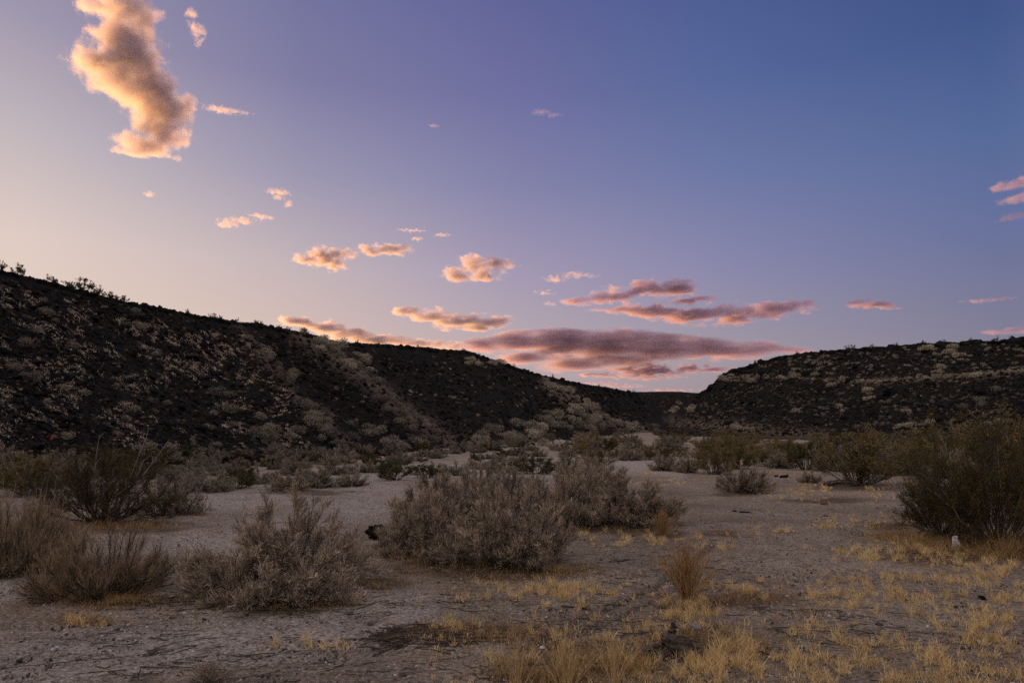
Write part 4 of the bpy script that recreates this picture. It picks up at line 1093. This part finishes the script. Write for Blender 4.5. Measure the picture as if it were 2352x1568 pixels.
def oddments():
    # old stump: a leaning slab of root wood with an upright broken prong
    p, d = P3(1550, 1502)
    root = tag(link('tree_stump', None), 'weathered dark root stump with an upright broken prong, half sunk in golden grass', 'stump')
    root.location = p
    u = d / 1568
    g = Geo(); limb(g, [(-22 * u, .02, 30 * u), (-8 * u, .0, 30 * u), (18 * u, -.02, 19 * u), (48 * u, -.05, 4 * u), (64 * u, -.06, -4 * u)], [7 * u, 13 * u, 13 * u, 10 * u, 4 * u], 1, 16, 26)
    link('trunk', g.mesh('trunk', M['wood'], False), root)
    g = Geo(); limb(g, [(-14 * u, .10, -6 * u), (-12 * u, .06, 14 * u), (-16 * u, .03, 30 * u)], [17 * u, 15 * u, 7 * u], 3, 14, 16)
    link('trunk', g.mesh('trunk', M['wood'], False), root)
    g = Geo(); limb(g, [(0, .05, 22 * u), (-1 * u, .05, 40 * u), (4 * u, .06, 52 * u), (1 * u, .06, 61 * u)], [9 * u, 7 * u, 6.5 * u, 2 * u], 2, 10, 14)
    link('prong', g.mesh('prong', M['wood'], False), root)
    for k, pts in enumerate([[(20 * u, .05, 12 * u), (45 * u, .1, 5 * u), (84 * u, .12, -2 * u)], [(-18 * u, .06, 16 * u), (-42 * u, .06, 7 * u), (-74 * u, .03, -3 * u)], [(-16 * u, -.03, 10 * u), (-40 * u, -.08, 3 * u), (-62 * u, -.12, -3 * u)], [(10 * u, -.06, 8 * u), (36 * u, -.12, 3 * u), (74 * u, -.2, -3 * u)]]):
        g = Geo(); limb(g, pts, [8 * u, 5.5 * u, 2.5 * u], 5 + k, 9, 14); link('root', g.mesh('root', M['wood'], False), root)
    # low dark log under the creosote
    p, d = P3(1935, 1116); u = d / 1568
    g = Geo(); limb(g, [(-36 * u, 0, 3 * u), (-15 * u, .1, 6 * u), (12 * u, 0, 6.5 * u), (38 * u, .1, 3 * u)], [3.5 * u, 6 * u, 6.5 * u, 4 * u], 11, 12, 20)
    single('log', g, 'wood', p, 'low black log lying under the creosote bush with pale dead stems', 'log')
    p, d = P3(1075, 1296); u = d / 1568
    g = Geo(); limb(g, [(-90 * u, 0, 4 * u), (-40 * u, .02, 12 * u), (0, 0, 14 * u), (60 * u, .05, 5 * u), (110 * u, 0, 0)], [4 * u, 8 * u, 10 * u, 7 * u, 3 * u], 12, 10, 22)
    single('fallen_branch', g, 'wood', p, 'thick dark fallen branch at the foot of the front saltbush', 'branch')
    for i, (x0, y0, x1, y1, r, lab) in enumerate([(858, 1508, 960, 1462, 3.2, 'long bent stick crossing the sand below the thicket, thickest of the scattered sticks'), (905, 1475, 1010, 1452, 2.6, 'thin dark stick in the heap of dead twigs'), (930, 1500, 1060, 1470, 2.4, 'dark stick slanting out of the heap of dead twigs'),
            (1000, 1470, 1110, 1440, 2.2, 'bent stick on the far side of the heap of dead twigs'), (340, 1502, 384, 1490, 2.2, 'short dark stick alone on bare sand below the big open bush'), (812, 1532, 880, 1520, 2.4, 'dark stick on bare sand near the bottom edge'),
            (1290, 1392, 1375, 1404, 2.0, 'thin curved stick beside the tyre tracks'), (1510, 1395, 1585, 1402, 2.4, 'dark stick at the foot of the rust-coloured broom shrub'), (640, 1500, 660, 1490, 2.2, 'stubby stick fragment on bare sand'), (1400, 1292, 1470, 1285, 2.4, 'dark stick behind the tyre tracks, near the thicket')]):
        a, d = P3(x0, y0); b, _ = P3(x1, y1); u = d / 1568
        m = ((a[0] + b[0]) / 2, (a[1] + b[1]) / 2 + .02, (a[2] + b[2]) / 2 + 3 * u)
        g = Geo(); limb(g, [(0, 0, r * u * .6), (m[0] - a[0], m[1] - a[1], m[2] - a[2]), (b[0] - a[0], b[1] - a[1], b[2] - a[2] + r * u * .5)], [r * u, r * u * .9, r * u * .4], 20 + i, 7, 14)
        single('stick', g, 'wood', a, lab, 'stick', 'sticks on the sand')
    # stones
    for i, (px, py, w, h, mt, lab) in enumerate([(868, 1238, 58, 46, 'rock', 'black lava boulder tucked under the edge of the middle thicket'), (1598, 1448, 23, 20, 'stone', 'rounded grey stone just behind the old stump'),
            (1107, 1453, 22, 14, 'stone', 'grey stone beside the heap of dead twigs'), (1894, 1159, 16, 8, 'brownstone', 'flat brown stone on open sand across from the thicket'), (1802, 1097, 17, 9, 'rock', 'black stone beside the small low dry bush'),
            (1783, 1095, 9, 6, 'rock', 'little black stone nearest the lone dome bush'), (1898, 1184, 14, 6, 'stone', 'flat dark stone on open sand, nearer than the brown one'), (2111, 1189, 16, 7, 'stone', 'pale flat stone on the straw beside the tall creosote'),
            (2015, 1168, 8, 6, 'brownstone', 'small brown stone on bare sand near the tall creosote'), (1688, 1174, 10, 4, 'rock', 'little dark stone at the sandy bend'), (1712, 1177, 20, 5, 'rock', 'long dark stone at the sandy bend'), (2256, 1376, 16, 10, 'rock', 'dark stone in golden grass before the white plastic bag'),
            (1745, 1500, 26, 9, 'rock', 'dark flat stone in golden grass past the stump'), (860, 1455, 14, 9, 'stone', 'small grey stone on the sand below the big open bush')]):
        p, d = P3(px, py); u = d / 1568
        single('boulder' if w > 40 else 'stone', rock_one(40 + i), mt, (p[0], p[1], p[2] + h * u * .25), lab, 'rock', None, i * 1.3, (w * u * .55, w * u * .5, h * u * .55))
    # litter people left
    p, d = P3(2191, 1262); u = d / 1568
    single('plastic_bag', crumple(3, 9 * u, 25 * u, 7 * u), 'plastic', (p[0], p[1] - .05, p[2]), 'crumpled white plastic bag caught at the foot of the tall creosote bush', 'bag', None, .2)
    for i, (px, py, w, mt, lab) in enumerate([(1245, 1488, 13, 'paper', 'whitish scrap lying below the golden grass in the open'), (1297, 1477, 12, 'paper', 'bluish scrap on the sand near the tyre tracks'), (1347, 1408, 10, 'teal', 'pale blue-green scrap in front of the middle thicket'),
            (1549, 1472, 10, 'paper', 'pale scrap between the broom shrub and the stump'), (130, 1491, 17, 'paper', 'white scrap beside the straw bush with arching stems'), (579, 1603, 22, 'teal', 'dark bluish scrap on the bare sand')][:5]):
        p, d = P3(px, py - 72 if False else py); u = d / 1568
        single('scrap', crumple(30 + i, w * u * .5, w * u * .35, w * u * .3), mt, p, lab, 'scrap', None, i)
    for px, py, w, mt, lab in [(78, 1010, 3, 'orange', 'tiny bright orange scrap among black rocks low on the lava slope'), (121, 1014, 5, 'red', 'dull red scrap among black rocks low on the lava slope'), (1928, 1303, 3, 'red', 'tiny pinkish-red scrap on the open sand beside straw')]:
        p, d = P3(px, py); u = d / 1568
        single('scrap', crumple(50 + px, w * u * .45, w * u * .9, w * u * .4), mt, (p[0], p[1] - .1, p[2] + .1), lab, 'scrap')
oddments()

# ------------------------------------------------------------------ clouds
def cloud(label, dist, blobs, dens=1.0, nscale=1.0, amp=1.0, stretch=(1, 1, 1), seed=0, soft=1.0, thin=.6, group=None, tint=(.88, .76, .86)):
    """a bank of real vapour: blobs (x, y, half width, half height in photo measure) merged into one body, eaten by turbulence"""
    b = np.array(blobs, float); b[:, 2:] *= 1.28
    cx, cy = (b[:, 0].min() + b[:, 0].max()) / 2, (b[:, 1].min() + b[:, 1].max()) / 2
    d0 = ray(cx, cy); f0 = d0[1] * cp + d0[2] * sp
    ex = Vector((d0[1], -d0[0], 0)).normalized(); ey = Vector(d0); ez = ex.cross(ey)
    pos = Vector(d0) * dist + Vector((0, 0, CAM_H))
    rng = np.random.default_rng(seed)
    u = dist / f0 * 0 + dist * f0 / 1568
    loc = []
    for i, (x, y, rx, ry) in enumerate(b):
        dd = ray(x, y); q = dd * (dist / float(dd @ d0))
        v = Vector(q) - Vector(d0) * dist
        loc.append((v.dot(ex), float(rng.uniform(-.3, .3)) * ry * u, v.dot(ez), rx * u, (thin * min(rx, 2.2 * ry) + .35 * ry) * u, ry * u))
    loc = np.array(loc)
    # container mesh round the vapour
    import bmesh
    bm = bmesh.new()
    for x, y, z, rx, ry, rz in loc:
        bmesh.ops.create_icosphere(bm, subdivisions=3, radius=1.0, matrix=Matrix.Translation((x, y, z)) @ Matrix.Diagonal((rx * 1.12, ry * 1.12, rz * 1.18, 1)))
    me = bpy.data.meshes.new('cloud'); bm.to_mesh(me); bm.free()
    o = link('cloud', me)
    md = o.modifiers.new('remesh', 'REMESH'); md.mode = 'VOXEL'; md.voxel_size = max(loc[:, 5].min() * .35, (loc[:, 0].max() - loc[:, 0].min()) / 160)
    dg = bpy.context.evaluated_depsgraph_get()
    me2 = bpy.data.meshes.new_from_object(o.evaluated_get(dg)); o.modifiers.clear(); o.data = me2; me2.name = 'cloud'
    o.matrix_world = Matrix((( ex.x, ey.x, ez.x, pos.x), (ex.y, ey.y, ez.y, pos.y), (ex.z, ey.z, ez.z, pos.z), (0, 0, 0, 1)))
    # vapour
    m = bpy.data.materials.new('cloud vapour'); m.use_nodes = True
    nt = m.node_tree; nt.nodes.clear(); N, L = nt.nodes.new, nt.links.new
    out = N('ShaderNodeOutputMaterial'); tc = N('ShaderNodeTexCoord')
    # warp
    un = float(np.median(loc[:, 5]))
    mp = N('ShaderNodeMapping'); mp.inputs['Scale'].default_value = tuple(s * nscale * 1.5 / un for s in stretch); mp.inputs['Location'].default_value = (seed * 3.7, seed * 1.3, seed * 2.1)
    L(tc.outputs['Object'], mp.inputs[0])
    nz = N('ShaderNodeTexNoise'); nz.inputs['Scale'].default_value = 1.0; nz.inputs['Detail'].default_value = 6; nz.inputs['Roughness'].default_value = .61; nz.inputs['Distortion'].default_value = .25
    L(mp.outputs[0], nz.inputs['Vector'])
    prev = None
    for x, y, z, rx, ry, rz in loc:
        ma = N('ShaderNodeVectorMath'); ma.operation = 'MULTIPLY_ADD'
        L(tc.outputs['Object'], ma.inputs[0]); ma.inputs[1].default_value = (1 / rx, 1 / ry, 1 / rz); ma.inputs[2].default_value = (-x / rx, -y / ry, -z / rz)
        ln = N('ShaderNodeVectorMath'); ln.operation = 'LENGTH'; L(ma.outputs[0], ln.inputs[0])
        if prev is None: prev = ln.outputs['Value']
        else:
            sm = N('ShaderNodeMath'); sm.operation = 'SMOOTH_MIN'; sm.inputs[2].default_value = .5
            L(prev, sm.inputs[0]); L(ln.outputs['Value'], sm.inputs[1]); prev = sm.outputs[0]
    def math_(op, a, c, cl=False):
        q = N('ShaderNodeMath'); q.operation = op; q.use_clamp = cl
        for v, i in ((a, 0), (c, 1)):
            if isinstance(v, (int, float)): q.inputs[i].default_value = v
            else: L(v, q.inputs[i])
        return q.outputs[0]
    n0 = math_('MULTIPLY', math_('SUBTRACT', nz.outputs['Fac'], .5), 2.9 * amp)
    fld = math_('ADD', math_('SUBTRACT', .62, prev), n0)
    edge = math_('SUBTRACT', 1.08, prev)
    dn = math_('MINIMUM', fld, math_('MULTIPLY', edge, 3.0))
    dn = math_('MULTIPLY', dn, .85 / soft, True)
    dn = math_('MULTIPLY', dn, dens * 3.0 / un)
    pv = N('ShaderNodeVolumePrincipled'); pv.inputs['Color'].default_value = (*tint, 1); pv.inputs['Anisotropy'].default_value = .35  # redder light on the far clouds is put into their tint
    L(dn, pv.inputs['Density'])
    L(pv.outputs[0], out.inputs['Volume'])
    o.data.materials.clear(); o.data.materials.append(m)
    return tag(o, label, 'cloud', group)
def clouds():
    cloud('tall golden cloud towering over the lava slope, biggest cloud on the sunset side', 5200, [(215, 14, 44, 22), (285, 18, 80, 40), (330, 50, 44, 40), (280, 90, 78, 56), (235, 145, 74, 46), (310, 140, 72, 66), (290, 200, 80, 46), (350, 205, 66, 56), (350, 250, 74, 44), (410, 250, 46, 50), (370, 300, 70, 44), (330, 335, 66, 28), (345, 352, 84, 14), (410, 325, 36, 22), (300, 352, 44, 9)], 2.6, 1.0, .62, seed=31, thin=1.0)
    cloud('broken wisps of cloud beside the top of the tall golden cloud', 5200, [(440, 35, 14, 18), (450, 68, 18, 24), (456, 108, 12, 10)], .8, .7, 1.3, seed=2)
    cloud('thin grey streak of cloud trailing from the tall golden cloud', 5600, [(505, 252, 40, 10), (545, 256, 30, 6)], .25, .8, 1.1, seed=3, thin=1)
    cloud('small slanting pinkish cloud strip below the tall golden cloud', 5200, [(520, 513, 26, 11), (555, 506, 32, 10), (600, 497, 26, 8)], .8, .8, 1.0, seed=4)
    cloud('cluster of three small pale cloud puffs above the slanting strip', 5200, [(642, 441, 26, 8), (638, 452, 14, 7), (664, 467, 10, 9)], .6, .8, 1.2, seed=5)
    cloud('tiny pale cloud puff alone beneath the tall golden cloud', 5200, [(342, 446, 12, 8)], .6, .8, 1.2, seed=6)
    cloud('orange-edged cloud like a fish, long tail stretched to one side', 5000, [(700, 597, 32, 14), (740, 590, 42, 28), (790, 580, 38, 14), (850, 575, 42, 15), (905, 572, 48, 16), (765, 605, 36, 18)], 2.0, .9, 0.80, (.7, .7, 1), seed=7)
    cloud('compact ragged cloud with orange lower edge, next after the fish-like cloud', 5000, [(1050, 630, 36, 24), (1095, 605, 50, 28), (1140, 605, 36, 20), (1110, 632, 44, 18), (1180, 612, 22, 7)], 2.0, .9, 0.80, (.7, .7, 1), seed=8)
    cloud('small wisps hanging between the ragged cloud and the wide mauve one', 5000, [(1275, 640, 28, 9), (1325, 632, 44, 8), (1250, 672, 22, 7), (1262, 698, 14, 7)], .45, .8, 1.2, (.6, .6, 1), seed=9)
    cloud('faint small streaks above the fish-like cloud', 5000, [(945, 529, 30, 5), (1015, 540, 24, 5), (960, 549, 14, 6)], .45, .8, 1.1, (.6, .6, 1), seed=10)
    cloud('flat cloud with orange underside just over the middle of the lava slope', 4800, [(930, 718, 40, 16), (985, 728, 62, 22), (1060, 738, 74, 24), (1130, 740, 66, 18), (1090, 752, 50, 12)], 2.2, .9, 0.72, (.45, .45, 1), seed=11)
    cloud('long low cloud sinking behind the rim of the lava slope, glowing orange below', 4800, [(680, 738, 52, 14), (740, 752, 60, 20), (800, 768, 70, 22), (880, 782, 90, 18), (970, 790, 90, 14), (1040, 795, 70, 14)], 2.2, .9, 0.64, (.45, .45, 1), seed=12)
    cloud('wide mauve cloud with a notch and a long tapering arm, above the great bank', 4800, [(1320, 692, 56, 13), (1400, 682, 80, 20), (1490, 662, 90, 24), (1555, 660, 66, 22), (1590, 690, 60, 16), (1480, 715, 80, 22), (1570, 722, 100, 26), (1680, 722, 110, 26), (1780, 708, 90, 22), (1850, 696, 40, 12), (1400, 712, 70, 9)], 2.4, 1.0, 0.72, (.45, .45, 1), seed=13, tint=(.80, .62, .79))
    cloud('great mauve cloud bank stretched low over the far end of the wash', 4600, [(1105, 790, 66, 24), (1200, 782, 110, 36), (1290, 786, 130, 42), (1400, 790, 160, 42), (1520, 796, 160, 40), (1640, 802, 140, 30), (1740, 804, 110, 18), (1815, 803, 70, 9), (1200, 824, 90, 22), (1310, 836, 110, 22), (1430, 826, 100, 22)], 2.2, .9, .45, (.3, .3, 1), seed=14, tint=(.80, .62, .79))
    cloud('pinkish ragged cloud hanging beneath the great bank', 4600, [(1500, 852, 80, 20), (1580, 846, 60, 16), (1440, 848, 60, 12), (1390, 862, 70, 10), (1640, 850, 60, 8)], 1.6, .9, .9, (.4, .4, 1), seed=15, tint=(.80, .62, .79))
    cloud('lowest thin cloud strip, just over the far mesa', 5200, [(1430, 886, 60, 5), (1540, 896, 70, 5), (1380, 880, 50, 5)], .7, .9, .9, (.4, .4, 1), seed=16, tint=(.80, .62, .79))
    cloud('small flat purple cloud alone over the shrubby bluff', 4800, [(1975, 696, 36, 12), (2010, 700, 50, 12), (2050, 707, 26, 6)], 2.0, .9, .7, (.4, .4, 1), seed=17, tint=(.80, .62, .79))
    cloud('pink cloud cut by the picture edge, high over the bluff', 4600, [(2310, 428, 34, 14), (2350, 420, 50, 18), (2355, 455, 60, 14), (2365, 492, 60, 14), (2320, 503, 40, 7), (2400, 440, 60, 20)], .5, .8, .9, (.6, .6, 1), seed=18, tint=(.80, .62, .79))
    cloud('faint pink wisps high in the clear middle of the sky', 5200, [(1240, 258, 26, 8), (1270, 264, 20, 7)], .10, .7, 1.2, seed=21)
    cloud('tiny faint pink fleck high in the clear middle of the sky', 5200, [(996, 289, 16, 4)], .16, .7, 1.2, seed=22)
    cloud('thin pink streak over the bluff near the picture edge', 4600, [(2255, 690, 50, 6), (2300, 686, 40, 6)], .5, .8, .8, (.5, .5, 1), seed=19, tint=(.80, .62, .79))
    cloud('pink lens of cloud touching the top of the bluff at the picture edge', 4600, [(2290, 762, 50, 8), (2350, 756, 70, 12), (2420, 750, 60, 12)], .8, .8, .7, (.5, .5, 1), seed=20, tint=(.80, .62, .79))
clouds()
